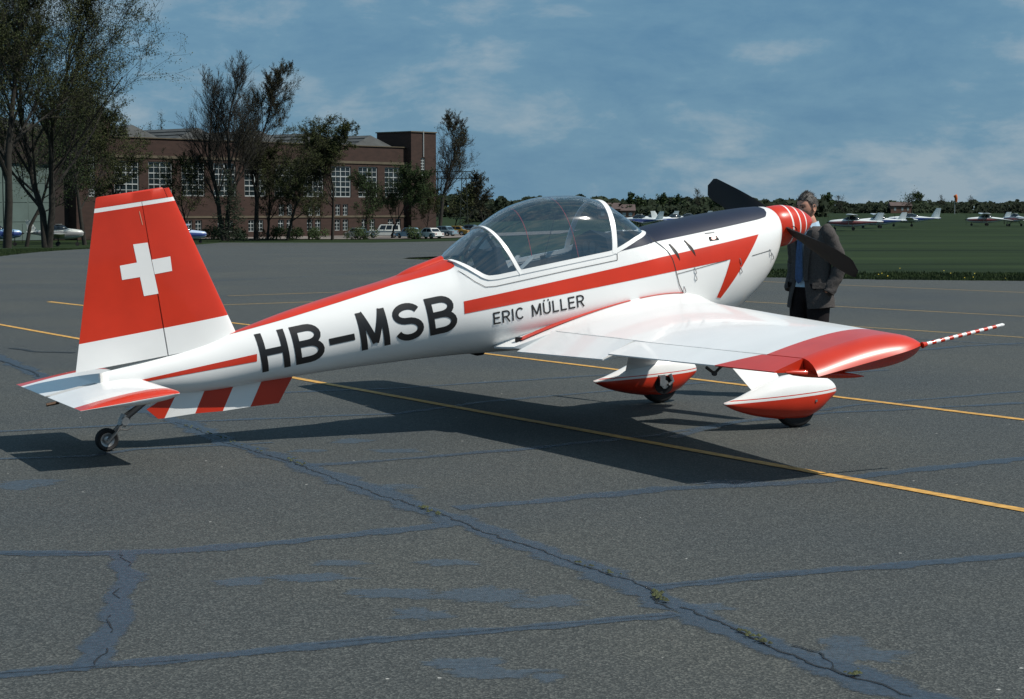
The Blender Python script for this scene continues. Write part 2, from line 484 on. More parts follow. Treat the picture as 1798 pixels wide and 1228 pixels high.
# moss in the big seam: small tufts
rnd = random.Random(5)
moss = MB()
for (a, b, k) in [((505, 808), (535, 820), 26), ((740, 893), (775, 908), 60), ((1150, 1042), (1165, 1060), 70), ((1300, 1110), (1350, 1135), 60), ((1495, 1180), (1505, 1190), 25), ((1010, 990), (1090, 1014), 30), ((330, 750), (480, 802), 50)]:
    pa, pb = on_ground(*a), on_ground(*b)
    for i in range(k // 2):
        p = pa.lerp(pb, rnd.random()) + Vector((rnd.gauss(0, 0.012), rnd.gauss(0, 0.012), 0))
        s = rnd.uniform(0.005, 0.014)
        q = [p + Vector((s * math.cos(t) * rnd.uniform(.7, 1.2), s * math.sin(t) * rnd.uniform(.7, 1.2), 0.012)) for t in (0, 1.26, 2.5, 3.77, 5.0)]
        moss.add(q + [p + Vector((0, 0, 0.012 + s * 0.7))], [(0, 1, 5), (1, 2, 5), (2, 3, 5), (3, 4, 5), (4, 0, 5)])
mo = moss.build('moss', M['moss'], apron)
mo['kind'] = 'stuff'


def stain(u, v, ru, rv, seed):
    """irregular film of bitumen lying on the asphalt"""
    c = on_ground(u, v)
    ex_ = abs(on_ground(u + ru, v).x - c.x); ey_ = abs(on_ground(u, v - rv).y - c.y)
    LAYER[0] += 1
    z = 0.0008 + 0.00005 * (LAYER[0] % 25)
    n = 72; pts = [(c.x, c.y, z)]
    for rk in (.55, 1.0):
        for i in range(n):
            t = 2 * math.pi * i / n
            k = 1 + 0.55 * noise.noise(Vector((math.cos(t) * 1.4 + seed, math.sin(t) * 1.4, 0))) + 0.3 * noise.noise(Vector((math.cos(t) * 5 + seed, math.sin(t) * 5, 3)))
            pts.append((c.x + ex_ * k * rk * math.cos(t), c.y + ey_ * k * rk * math.sin(t), z))
    fs = [(0, 1 + i, 1 + (i + 1) % n) for i in range(n)] + [(1 + i, 1 + n + i, 1 + n + (i + 1) % n, 1 + (i + 1) % n) for i in range(n)]
    o = MB().add(pts, fs).build('tar_stain', M['tar_patch'], apron, sm=False)
    at = o.data.attributes.new('wear', 'FLOAT', 'POINT'); at.data.foreach_set('value', [1.0] * (n + 1) + [0.0] * n)


for i, (u, v, ru, rv) in enumerate([(430, 1022, 70, 9), (520, 1017, 60, 8), (560, 1014, 90, 9), (700, 1042, 110, 13), (850, 1045, 130, 14), (960, 1058, 90, 14), (740, 1080, 70, 13),
                                    (600, 990, 60, 8), (780, 988, 70, 7), (820, 1165, 80, 13), (870, 1183, 110, 12), (960, 1190, 40, 10), (1500, 1150, 120, 20), (1480, 1128, 60, 12),
                                    (60, 848, 70, 8), (30, 855, 60, 7), (1240, 1068, 60, 10), (1290, 850, 90, 6), (700, 855, 50, 7), (620, 775, 50, 5), (540, 792, 40, 4), (700, 792, 60, 5)]):
    stain(u, v, ru, rv, i * 7.3)

# grass blades along the near edge of the field and the left verge
rnd = random.Random(9)


def blades(name, edge, depth, count, hmax, label, lumps=True):
    b = MB(); d = MB()
    segs = list(zip(edge, edge[1:])); lens = [(Vector(q) - Vector(p)).length for p, q in segs]; tot = sum(lens)
    for i in range(count):
        r = rnd.random() * tot; k = 0
        while r > lens[k] and k < len(lens) - 1: r -= lens[k]; k += 1
        p, q = Vector(segs[k][0]), Vector(segs[k][1])
        t = r / lens[k]; e_ = (q - p).normalized(); inn = Vector((-e_.y, e_.x))
        w = rnd.random() ** 1.7 * depth - 0.12
        c = p + (q - p) * t + inn * w
        hh = hmax * (0.35 + 0.65 * rnd.random()) * (0.6 + 0.9 * max(0, noise.noise(Vector((c.x * 0.9, c.y * 0.9, 0))) + 0.35)) * (1.0 if w < 0.9 else 0.6)
        z = terrain(c.x, c.y) - 0.05
        a = rnd.random() * 6.28; wd = rnd.uniform(0.008, 0.02)
        lx, ly = rnd.gauss(0, hh * 0.35), rnd.gauss(0, hh * 0.35)
        b.add([(c.x - math.cos(a) * wd, c.y - math.sin(a) * wd, z), (c.x + math.cos(a) * wd, c.y + math.sin(a) * wd, z), (c.x + lx, c.y + ly, z + hh + 0.03)], [(0, 1, 2)])
    o = b.build(name, M['blade'], None, sm=False, recalc=False)
    tag(o, label, 'grass', kind='stuff')


blades('grass_verge', [(8.6, 41.75), (6.0, 43.25), (3.2, 47.05), (0.6, 52.65), (-1.8, 58.25), (-3.7, 61.65)][::-1], 5.0, 22000, 0.075, 'rough grass along the field edge behind the aeroplane')
blades('grass_verge', [(8.4, 41.8), (11.7, 41.05), (18, 40.0)], 6.0, 20000, 0.10, 'rough grass fringe along the field edge right of the man')
blades('grass_verge', [(-25, 60.1), (-18.4, 63.6), (-20.5, 78), (-26, 120)], 5.0, 16000, 0.10, 'shaggy grass bordering the apron left of the tail')
dl = MB()
for i in range(16):
    x = rnd.choice((7.6, 9.0, 10.4, 11.2)) + rnd.gauss(0, .35); y = 42.0 + rnd.random() ** 2 * 6 + max(0, 11.7 - x) * 0.25
    z = terrain(x, y) - 0.05 + rnd.uniform(.06, .12); s = 0.014
    dl.add([(x + s * math.cos(t), y + s * math.sin(t) * .6, z + s * .5 * math.sin(t)) for t in (0, 1.05, 2.1, 3.14, 4.2, 5.2)], [(0, 1, 2, 3, 4, 5)])
tag(dl.build('dandelion_flowers', M['dandelion'], None, sm=False), 'scattered yellow dandelions in the field edge grass', 'flowers', kind='stuff')

# ---------------------------------------------------------------- the aerobatic aeroplane (x forward from the tail wheel, y to port, z up)
plane = empty('aerobatic_aeroplane', (-2.729, 12.031, 0.0), 0.469)
tag(plane, 'white and red single-seat aerobatic aeroplane marked HB-MSB with a white cross tail', 'aeroplane')


def pchip(tab):
    xs = [t[0] for t in tab]; ys = [t[1] for t in tab]; n = len(xs)
    h = [xs[i + 1] - xs[i] for i in range(n - 1)]
    d = [(ys[i + 1] - ys[i]) / h[i] for i in range(n - 1)]
    s = [0.0] * n
    s[0], s[-1] = d[0], d[-1]
    for i in range(1, n - 1):
        if d[i - 1] * d[i] > 0:
            w1, w2 = 2 * h[i] + h[i - 1], h[i] + 2 * h[i - 1]
            s[i] = (w1 + w2) / (w1 / d[i - 1] + w2 / d[i])

    def f(x):
        if x <= xs[0]: return ys[0]
        if x >= xs[-1]: return ys[-1]
        k = 0
        while x > xs[k + 1]: k += 1
        t = (x - xs[k]) / h[k]
        return ((2 * t**3 - 3 * t**2 + 1) * ys[k] + (t**3 - 2 * t**2 + t) * h[k] * s[k] + (-2 * t**3 + 3 * t**2) * ys[k + 1] + (t**3 - t**2) * h[k] * s[k + 1])
    return f


CAN0, CAN1 = 2.486, 4.103
top_a = pchip([(-0.02, 0.525), (0.25, 0.585), (0.47, 0.640), (0.75, 0.715), (0.92, 0.775), (1.285, 0.900), (1.71, 1.022), (2.06, 1.115), (CAN0, 1.255)])
top_b = pchip([(CAN0, 1.255), (2.6, 1.357), (2.784, 1.483), (3.064, 1.646), (3.349, 1.712), (3.542, 1.720), (3.763, 1.681), (3.937, 1.584), (CAN1, 1.452)])
top_c = pchip([(CAN1, 1.452), (4.29, 1.500), (4.81, 1.588), (5.15, 1.628), (5.27, 1.634), (5.315, 1.620), (5.335, 1.585)])
zbot = pchip([(-0.02, 0.43), (0.25, 0.385), (0.584, 0.370), (1.155, 0.428), (1.793, 0.495), (2.6, 0.556), (3.2, 0.575), (4.2, 0.615), (4.55, 0.655), (4.85, 0.755), (5.05, 0.885), (5.20, 1.035), (5.29, 1.19), (5.335, 1.34)])
zmid = pchip([(-0.02, 0.475), (0.584, 0.51), (1.155, 0.63), (1.8, 0.76), (2.6, 0.90), (3.4, 1.00), (4.2, 1.10), (4.8, 1.20), (5.15, 1.32), (5.29, 1.43), (5.335, 1.465)])
hw = pchip([(-0.02, 0.028), (0.25, 0.075), (0.584, 0.118), (0.9, 0.155), (1.285, 0.200), (1.71, 0.248), (2.1, 0.292), (2.6, 0.345), (3.2, 0.382), (3.8, 0.398), (4.3, 0.402), (4.7, 0.392), (4.95, 0.365), (5.15, 0.325), (5.25, 0.288), (5.31, 0.235), (5.335, 0.185)])
expu = pchip([(-0.02, 2.0), (2.0, 2.1), (2.6, 2.15), (3.5, 2.15), (4.2, 2.3), (5.0, 2.3), (5.335, 2.0)])


def ztop(x): return top_a(x) if x <= CAN0 else (top_b(x) if x < CAN1 else top_c(x))


SILL = [(CAN0, 1.255), (2.52, 1.232), (2.60, 1.172), (2.67, 1.125), (2.71, 1.114), (2.78, 1.120), (2.95, 1.150), (3.69, 1.280), (3.74, 1.298), (3.80, 1.326), (3.92, 1.384), (CAN1, 1.452)]


def zsill(x):
    if x <= CAN0 or x >= CAN1: return ztop(x)
    for (a, za), (b, zb) in zip(SILL, SILL[1:]):
        if a <= x <= b: return za + (zb - za) * (x - a) / (b - a)


def half(x, z):
    zm, zt, zb, w = zmid(x), ztop(x), zbot(x), hw(x)
    if z >= zm: k = min(1.0, (z - zm) / (zt - zm)); n = expu(x)
    else: k = min(1.0, (zm - z) / (zm - zb)); n = 2.2
    return w * max(0.0, 1 - k ** n) ** (1 / n)


def sec(x, th, off=0.0):
    """point on the port half of the section; th from -90 (keel) to 90 degrees (top)"""
    zm, w = zmid(x), hw(x)
    n = expu(x) if th >= 0 else 2.2
    hgt = (ztop(x) - zm) if th >= 0 else (zm - zbot(x))
    c, s = abs(math.cos(th)), abs(math.sin(th))
    y = w * c ** (2 / n); dz = hgt * s ** (2 / n)
    z = zm + (dz if th >= 0 else -dz)
    if off:
        ny, nz = c / max(w, 1e-3), s / max(hgt, 1e-3) * (1 if th >= 0 else -1)
        L = math.hypot(ny, nz); y += off * ny / L; z += off * nz / L
    return y, z


def th_of(x, z):
    zm = zmid(x)
    if z >= zm:
        k = min(1.0, (z - zm) / (ztop(x) - zm)); return math.asin(k ** (expu(x) / 2))
    k = min(1.0, (zm - z) / (zm - zbot(x))); return -math.asin(k ** 1.1)


xs = sorted(set([-0.02 + 0.06 * i for i in range(90) if -0.02 + 0.06 * i < 5.27] + [CAN0, CAN1] + [p[0] for p in SILL] + [5.22, 5.25, 5.275, 5.295, 5.31, 5.325, 5.335, 2.54, 2.57, 2.63, 4.0, 4.05]))
NL, NU = 16, 18
hull = MB(); rings = []
for x in xs:
    ts = th_of(x, zsill(x)) if CAN0 < x < CAN1 else math.pi / 2
    ths = [-math.pi / 2 + (math.pi / 2) * i / NL for i in range(NL)] + [ts * i / NU for i in range(NU + 1)]
    stb = [(x, -sec(x, t)[0], sec(x, t)[1]) for t in ths]
    prt = [(x, sec(x, t)[0], sec(x, t)[1]) for t in ths]
    rings.append(stb[::-1] + prt[1:])
hull.loft(rings, 0, closed=False)
n_ring = len(rings[0])
hull.add(rings[0], [tuple(range(n_ring))]); hull.add(rings[-1], [tuple(range(n_ring))])
fuselage = hull.build('fuselage', M['white'], plane, angle=50)
bm = bmesh.new(); bm.from_mesh(fuselage.data); bmesh.ops.remove_doubles(bm, verts=bm.verts, dist=0.0004); bm.to_mesh(fuselage.data); bm.free()

# cockpit lining (open box inside the sills)
lin = MB(); rings = []
lx = [2.56 + 0.06 * i for i in range(25) if 2.56 + 0.06 * i < 4.0] + [4.0]
for x in lx:
    ts = th_of(x, zsill(x))
    ths = [math.radians(-35) + (ts - 0.02 - math.radians(-35)) * i / 12 for i in range(13)]
    stb = [(x, -max(0.02, sec(x, t)[0] - 0.012), sec(x, t)[1]) for t in ths]
    prt = [(x, max(0.02, sec(x, t)[0] - 0.012), sec(x, t)[1]) for t in ths]
    rings.append(stb[::-1] + prt)
lin.loft(rings, 0, closed=False)
k = len(rings[0]); lin.add(rings[0], [tuple(range(k))]); lin.add(rings[-1], [tuple(range(k))])
lin.build('cockpit_lining', M['interior'], fuselage)

# canopy acrylic
def canopy_patch(x0, x1, name):
    c = MB(); rr = []
    xx = sorted(set([x0 + (x1 - x0) * i / 26 for i in range(27)]))
    for x in xx:
        ts = th_of(x, zsill(x)) if CAN0 < x < CAN1 else math.pi / 2 - 1e-4
        ths = [ts + (math.pi / 2 - ts) * i / 14 for i in range(15)]
        stb = [(x, -sec(x, t, -0.001)[0], sec(x, t, -0.001)[1]) for t in ths]
        prt = [(x, sec(x, t, -0.001)[0], sec(x, t, -0.001)[1]) for t in ths]
        rr.append(stb + prt[::-1][1:])
    c.loft(rr, 0, closed=False)
    return c.build(name, M['canopy'], plane, angle=60)


canopy = canopy_patch(CAN0 + 0.004, CAN1 - 0.004, 'canopy')


def surf_ribbon(pts_th, width_x, width_t, off, mb, mi=0):
    """raised strip; pts_th = [(x, theta)] over the whole section (theta may pass 90 to the port side)"""
    rows = []
    P = []
    for x, t in pts_th:
        sgn = -1
        tt = t
        if t > math.pi / 2: tt = math.pi - t; sgn = 1
        y, z = sec(x, tt, off); y0, z0 = sec(x, tt, -0.004)
        P.append((Vector((x, sgn * y, z)), Vector((x, sgn * y0, z0))))
    for i, (p, p0) in enumerate(P):
        d = (P[min(i + 1, len(P) - 1)][0] - P[max(i - 1, 0)][0]).normalized()
        nrm = (p - p0).normalized(); w = d.cross(nrm).normalized() * width_x / 2
        rows.append([p0 - w, p - w, p + w, p0 + w])
    mb.loft(rows, mi)


fr = MB()
NA = 44
for side in (0, 1):
    pts = []
    for i in range(70):
        x = CAN0 + 0.012 + (CAN1 - CAN0 - 0.024) * i / 69
        t = min(th_of(x, zsill(x)) + 0.02, math.pi / 2 - 0.001)
        pts.append((x, t if side == 0 else math.pi - t))
    surf_ribbon(pts, 0.032, 0, 0.006, fr)


def arch(x_sill, x_top, wdt):
    ts = th_of(x_sill, zsill(x_sill)); pts = []
    for i in range(NA + 1):
        t = ts + (math.pi - 2 * ts) * i / NA
        kk = math.sin((t - ts) / (math.pi - 2 * ts) * math.pi) ** 0.8
        pts.append((x_sill + (x_top - x_sill) * kk, t))
    surf_ribbon(pts, wdt, 0, 0.007, fr)


arch(2.955, 2.790, 0.030)
arch(3.715, 3.765, 0.040)
fr.build('canopy_frame', M['white'], canopy)
# thin lines on the acrylic: two red sight lines, one pull cord
sl = MB()
for (xa, xb, t0, t1) in [(3.42, 3.33, 0.0, 1.0), (3.05, 3.02, 0.1, 1.0)]:
    pts = []
    for i in range(25):
        x = xa + (xb - xa) * i / 24
        ts = th_of(x, zsill(x)) + 0.05
        t = ts + (math.pi / 2 - ts) * (t0 + (t1 - t0) * i / 24)
        y, z = sec(x, t, -0.006); pts.append((x, -y, z))
    sl.tube(pts, 0.0022, 5)
sl.build('sight_line', M['redline'], canopy)
cd = MB()
cd.tube([(3.16, -0.30, 1.24), (3.27, -0.22, 1.46), (3.40, -0.10, 1.69)], 0.0025, 5)
cd.tube([(3.00, 0.28, 1.42), (3.40, 0.1, 1.60), (3.66, 0.0, 1.69)], 0.0025, 5)
cd.build('cord', M['satin_black'], canopy)

# cockpit fittings
seat = MB()
rot = Matrix.Rotation(R(24), 3, 'Y')
seat.box((2.93, 0, 1.10), (0.07, 0.40, 0.50), 0, Matrix.Rotation(R(-24), 3, 'Y'))
seat.box((3.12, 0, 0.90), (0.36, 0.40, 0.07), 0, Matrix.Rotation(R(-8), 3, 'Y'))
seat_o = seat.build('seat', M['seat'], fuselage)
hd = MB(); rings = []
for i in range(9):
    t = math.pi * i / 8
    rings.append([(2.86 - 0.03 * math.cos(a) * math.sin(t) - 0.02, 0.10 * math.cos(t), 1.355 + 0.085 * math.sin(t) * math.sin(a)) for a in [2 * math.pi * j / 12 for j in range(12)]])
hd.loft(rings); hd.build('head_rest', M['pale'], seat_o)
rb = MB()
rb.tube([(2.80, -0.30, 1.10), (2.80, -0.235, 1.33), (2.80, -0.10, 1.43), (2.80, 0.10, 1.43), (2.80, 0.235, 1.33), (2.80, 0.30, 1.10)], 0.016, 8)
rb.tube([(2.80, -0.23, 1.32), (2.62, -0.20, 1.18)], 0.013, 8); rb.tube([(2.80, 0.23, 1.32), (2.62, 0.20, 1.18)], 0.013, 8)
rb.tube([(2.80, -0.255, 1.28), (2.80, 0.255, 1.28)], 0.012, 8)
rb.tube([(2.80, -0.10, 1.42), (2.66, -0.02, 1.22)], 0.011, 8)
rb.build('roll_bar', M['satin_black'], fuselage)
ip = MB()
ring = [(0, -0.30, 1.28), (0, -0.24, 1.40), (0, 0.0, 1.46), (0, 0.24, 1.40), (0, 0.30, 1.28), (0, 0.28, 1.05), (0, -0.28, 1.05)]
ip.loft([[(3.72 + p[0], p[1], p[2]) for p in ring], [(3.98, p[1] * .62, 1.05 + (p[2] - 1.05) * .9) for p in ring]])
ip_o = ip.build('instrument_panel', M['satin_black'], fuselage, sm=False)
dg = MB()
for (y, z, r_) in [(-0.15, 1.30, .04), (-0.05, 1.33, .045), (0.06, 1.33, .045), (0.16, 1.30, .04), (-.1, 1.2, .035), (.1, 1.2, .035)]:
    dg.loft([[(3.712, y + r_ * math.cos(a), z + r_ * math.sin(a)) for a in [2 * math.pi * j / 14 for j in range(14)]], [(3.722, y + r_ * math.cos(a), z + r_ * math.sin(a)) for a in [2 * math.pi * j / 14 for j in range(14)]]])
dg.build('dial', M['dark_steel'], ip_o)
st = MB(); st.tube([(3.42, 0, 0.86), (3.38, 0, 1.05), (3.33, 0.0, 1.20)], 0.014, 8); st.tube([(3.335, 0, 1.17), (3.315, 0, 1.27)], 0.022, 8)
st.build('control_stick', M['satin_black'], fuselage)
bl = MB(); bl.box((3.05, -0.13, 1.17), (0.30, 0.045, 0.012), 0, Matrix.Rotation(R(-40), 3, 'Y')); bl.box((3.05, 0.10, 1.17), (0.30, 0.045, 0.012), 0, Matrix.Rotation(R(-40), 3, 'Y'))
bl.box((3.24, -0.26, 1.15), (0.5, 0.03, 0.05)); bl.build('harness_strap', M['pale'], seat_o)


# ---- decals laid on the fuselage skin
def decal(name, poly, m, off=0.002, side=-1, parent=None, sx=0.05, sz=0.03):
    bm = bmesh.new()
    bm.faces.new([bm.verts.new((p[0], 0, p[1])) for p in poly])
    for axis, stp, no in ((0, sx, (1, 0, 0)), (1, sz, (0, 0, 1))):
        lo = min(p[axis] for p in poly); hi = max(p[axis] for p in poly)
        a = math.ceil(lo / stp) * stp
        while a < hi:
            bmesh.ops.bisect_plane(bm, geom=bm.verts[:] + bm.edges[:] + bm.faces[:], plane_co=(a if axis == 0 else 0, 0, a if axis == 1 else 0), plane_no=no)
            a += stp
    for v in bm.verts:
        x, z = v.co.x, v.co.z
        y, zz = sec(x, th_of(x, z), off); v.co = (x, side * y, zz)
    me = bpy.data.meshes.new(name); bm.to_mesh(me); bm.free()
    me.materials.append(m); me.polygons.foreach_set('use_smooth', [True] * len(me.polygons))
    o = bpy.data.objects.new(name, me); COL.objects.link(o); o.parent = parent or fuselage
    return o


def over_top(name, x0, x1, ze, m, off=0.002, n=60):
    mb = MB(); rows = []
    for i in range(n + 1):
        x = x0 + (x1 - x0) * i / n
        te = th_of(x, ze(x)); t1 = th_of(x, zsill(x)) if CAN0 < x < CAN1 else math.pi / 2
        te = min(te, t1 - 0.002)
        a = [te + (t1 - te) * k / 10 for k in range(11)]
        rows.append(([(x, -sec(x, t, off)[0], sec(x, t, off)[1]) for t in a], [(x, sec(x, t, off)[0], sec(x, t, off)[1]) for t in a]))
    for s in (0, 1):
        mb.loft([r[s] for r in rows], closed=False)
    return mb.build(name, m, fuselage, angle=80)


lin_ = lambda tab: (lambda x: next((za + (zb - za) * (x - a) / (b - a) for (a, za), (b, zb) in zip(tab, tab[1:]) if a <= x <= b), tab[-1][1]))
over_top('red_spine_stripe', 0.70, 2.50, lin_([(0.70, 0.702), (0.913, 0.768), (1.242, 0.855), (1.663, 0.972), (2.053, 1.082), (2.46, 1.182), (2.51, 1.215)]), M['red'])
over_top('antiglare_panel', 3.76, 5.215, lin_([(3.76, 1.304), (4.2, 1.385), (5.07, 1.535), (5.16, 1.555), (5.20, 1.59), (5.22, 1.62)]), M['bluepaint'], 0.0025, 90)
stripe_poly = [(2.506, 0.961), (2.510, 0.873), (4.727, 1.233), (4.622, 0.945), (4.660, 0.938), (4.84, 1.174), (5.023, 1.421)]
tail_stripe = [(0.25, 0.478), (0.262, 0.462), (1.021, 0.578), (1.022, 0.629)]
for sd in (-1, 1):
    decal('side_stripe', stripe_poly, M['red'], 0.002, sd)
    decal('tail_stripe', tail_stripe, M['red'], 0.002, sd)


# ---- lettering: pen strokes laid on the skin
def arcp(cx, cy, rx, ry, a0, a1, n=10):
    return [(cx + rx * math.cos(R(a0 + (a1 - a0) * i / n)), cy + ry * math.sin(R(a0 + (a1 - a0) * i / n))) for i in range(n + 1)]


def glyph(ch, w, s):
    h_ = s / 2; W = w - s; T = 1 - s  # centre-line box
    B_ = lambda: [[(h_, h_ - s / 2), (h_, T + h_ + s / 2)],
                  [(h_, T + h_), (w * 0.5, T + h_)] + arcp(w * 0.5, (T + h_ + .52) / 2, W * 0.5 - .03, (T + h_ - .52) / 2, 90, -90) + [(h_, .52)],
                  [(h_, .52), (w * 0.5, .52)] + arcp(w * 0.5, (.52 + h_) / 2, W * 0.5, (.52 - h_) / 2, 90, -90) + [(h_, h_)]]
    if ch == 'H': return [[(h_, 0), (h_, 1)], [(w - h_, 0), (w - h_, 1)], [(h_, .5), (w - h_, .5)]]
    if ch == 'B': return B_()
    if ch == '-': return [[(0, .42), (w, .42)]]
    if ch == 'M': return [[(h_, 0), (h_, 1)], [(w - h_, 0), (w - h_, 1)], [(h_ * 1.15, .99), (w / 2, .14)], [(w - h_ * 1.15, .99), (w / 2, .14)]]
    if ch == 'S': return [arcp(w / 2, (1 - h_ + .53) / 2, W / 2 - .015, (1 - h_ - .53) / 2, 18, 270, 16)[:-1] + arcp(w / 2, (.53 + h_) / 2, W / 2, (.53 - h_) / 2, 90, -162, 16)]
    if ch == 'E': return [[(h_, 0), (h_, 1)], [(h_, 1 - h_), (w, 1 - h_)], [(h_, .52), (w * .9, .52)], [(h_, h_), (w, h_)]]
    if ch == 'R': return [[(h_, 0), (h_, 1)], [(h_, 1 - h_), (w * .5, 1 - h_)] + arcp(w * .5, (1 - h_ + .47) / 2, W * .5, (1 - h_ - .47) / 2, 90, -90) + [(h_, .47)], [(w * .5, .47), (w - h_ * .9, 0)]]
    if ch == 'I': return [[(h_, 0), (h_, 1)]]
    if ch == 'C': return [arcp(w / 2, .5, W / 2, .5 - h_, 42, 318, 22)]
    if ch in 'UÜ':
        g_ = [[(h_, 1), (h_, w * .42)] + arcp(w / 2, w * .42, W / 2, w * .42 - h_, 180, 360, 12) + [(w - h_, 1)]]
        if ch == 'Ü': g_ += [[(w * .24, 1.08), (w * .24, 1.08 + s)], [(w * .76, 1.08), (w * .76, 1.08 + s)]]
        return g_
    if ch == 'L': return [[(h_, 0), (h_, 1)], [(h_, h_), (w, h_)]]
    return []


def letters(name, text, org, up, right, hgt, widths, gap, s, m, y_side=-1, off=0.0024):
    """org: (x, z) of the lower left corner; up, right: unit vectors in the side plane"""
    cur = 0.0
    for idx, ch in enumerate(text):
        if ch == ' ': cur += gap * 3; continue
        w = widths.get(ch, .62)
        mb = MB()
        for si, pl in enumerate(glyph(ch, w, s)):
            P = [Vector((p[0], p[1])) for p in pl]; P = [p for i, p in enumerate(P) if i == 0 or (p - P[i - 1]).length > 1e-4]; Q = [P[0]]
            for a, b in zip(P, P[1:]):
                k = max(1, int((b - a).length / .12)); Q += [a.lerp(b, j / k) for j in range(1, k + 1)]
            rows = []
            for i, p in enumerate(Q):
                d1 = (Q[i] - Q[i - 1]).normalized() if i else (Q[1] - Q[0]).normalized()
                d2 = (Q[i + 1] - Q[i]).normalized() if i < len(Q) - 1 else d1
                d = (d1 + d2); d = d.normalized() if d.length > 1e-6 else d1
                nrm = Vector((-d.y, d.x)) / max(.5, d.dot(d1))
                row = []
                for t in (-.5, 0, .5):
                    q = p + nrm * s * t
                    qx = org[0] + (right[0] * (q.x + cur) + up[0] * q.y) * hgt
                    qz = org[1] + (right[1] * (q.x + cur) + up[1] * q.y) * hgt
                    y, zz = sec(qx, th_of(qx, qz), off + 0.0002 * si)
                    row.append((qx, y_side * y, zz))
                rows.append(row)
            mb.loft(rows, closed=False)
        o = mb.build(name, m, fuselage, recalc=False)
        cur += w + gap


ang = math.atan(0.186)
RT, UP = (math.cos(ang), math.sin(ang)), (-math.sin(ang), math.cos(ang))
letters('registration_letter', 'HB-MSB', (1.066, 0.499), UP, RT, 0.263, {'H': .76, 'B': .80, '-': .70, 'M': .80, 'S': .82}, .15, .172, M['black'])
ang2 = math.atan(0.165)
RT2, UP2 = (math.cos(ang2), math.sin(ang2)), (-math.sin(ang2), math.cos(ang2))
letters('name_letter', 'ERIC MÜLLER', (2.741, 0.789), UP2, RT2, 0.088, {'E': .62, 'R': .70, 'I': .15, 'C': .78, 'M': .86, 'Ü': .70, 'L': .56}, .17, .135, M['black'])

# cowling slots, seams, latches, emblem, root vent
for (xa, za, xb, zb) in [(4.217, 1.352, 4.274, 1.226), (4.350, 1.379, 4.415, 1.258)]:
    P = []
    for i in range(9):
        t = i / 8; P.append((xa + (xb - xa) * t + 0.006 * math.sin(t * math.pi), za + (zb - za) * t, 0.025 * math.sin(math.pi * min(1, .12 + t * .95)) ** .7))
    decal('cowl_slot', [(p[0] - p[2] / 2, p[1]) for p in P] + [(p[0] + p[2] / 2, p[1]) for p in reversed(P)], M['satin_black'], 0.0045)


def seam(pts, w=0.005, m=None, name='panel_seam'):
    out = []
    V = [Vector(p) for p in pts]
    L_, R_ = [], []
    for i, p in enumerate(V):
        d = (V[min(i + 1, len(V) - 1)] - V[max(i - 1, 0)]).normalized(); n = Vector((-d.y, d.x)) * w / 2
        L_.append(tuple(p + n)); R_.append(tuple(p - n))
    return decal(name, L_ + R_[::-1], m or M['seam'], 0.0036)


seam([(4.085, 1.44), (4.12, 1.371), (4.185, 1.30), (4.211, 1.243), (4.235, 1.14), (4.262, 1.05), (4.300, 0.99)], 0.006)
seam([(4.24, 1.129), (4.7, 1.229)], 0.004)
seam([(4.94, 1.258), (5.143, 1.300)], 0.004)
seam([(2.505, 1.175), (2.60, 1.100), (2.675, 1.060), (2.75, 1.064), (3.30, 1.166), (3.735, 1.240)], 0.004)
seam([(3.735, 1.24), (3.738, 1.290)], 0.004)
for (x, z) in [(4.40, 1.149), (4.405, 1.10), (4.82, 1.215), (4.826, 1.15), (5.13, 1.28), (5.16, 1.25), (4.31, 1.01)]:
    lb = MB(); y, zz = sec(x, th_of(x, z), 0.0); lb.tube([(x - .004, -y - .001, z + .026), (x + .002, -y - .009, z + .008), (x + .012, -y - .007, z - .014), (x + .004, -y - .002, z - .026)], 0.0032, 6)
    lb.build('latch', M['steel'], fuselage)
decal('emblem', [(4.566, 1.372), (4.651, 1.382), (4.638, 1.412), (4.560, 1.403)], M['seam'], 0.003)
decal('emblem', [(4.545, 1.424), (4.632, 1.434), (4.629, 1.442), (4.545, 1.432)], M['dark_steel'], 0.003)
decal('emblem', [(4.582 + 0.0 + .023 * (1 + math.cos(R(a))), 1.395 + .013 * math.sin(R(a)) + .005 * math.cos(R(a))) for a in range(0, 360, 30)], M['red'], 0.0038)
vn = MB(); vn.box((2.925, -0.372, 0.668), (0.045, 0.03, 0.055)); vn.build('vent', M['satin_black'], fuselage, sm=False)
ba = MB(); ba.loft([[(2.70, -.008, .560), (2.84, -.008, .57), (2.84, .008, .57), (2.70, .008, .560)], [(2.77, -.004, .540), (2.82, -.004, .545), (2.82, .004, .545), (2.77, .004, .540)]])
ba.build('belly_aerial', M['satin_black'], fuselage)
fa = MB(); fr_ = []
for i in range(9):
    t = i / 8; x = 2.08 + 0.40 * t; r_ = 0.035 * math.sin(min(1, t * 2.2) * math.pi / 2)
    fr_.append([(x, r_ * 1.6 * math.cos(a), ztop(x) - 0.01 + r_ * max(0, math.sin(a))) for a in [math.pi * j / 10 for j in range(11)]])
fa.loft(fr_, closed=False); fa.build('head_fairing', M['red'], fuselage)


# ---- lifting surfaces
def naca(c, t): return 5 * t * (0.2969 * math.sqrt(max(c, 0)) - 0.1260 * c - 0.3516 * c * c + 0.2843 * c**3 - 0.1015 * c**4)


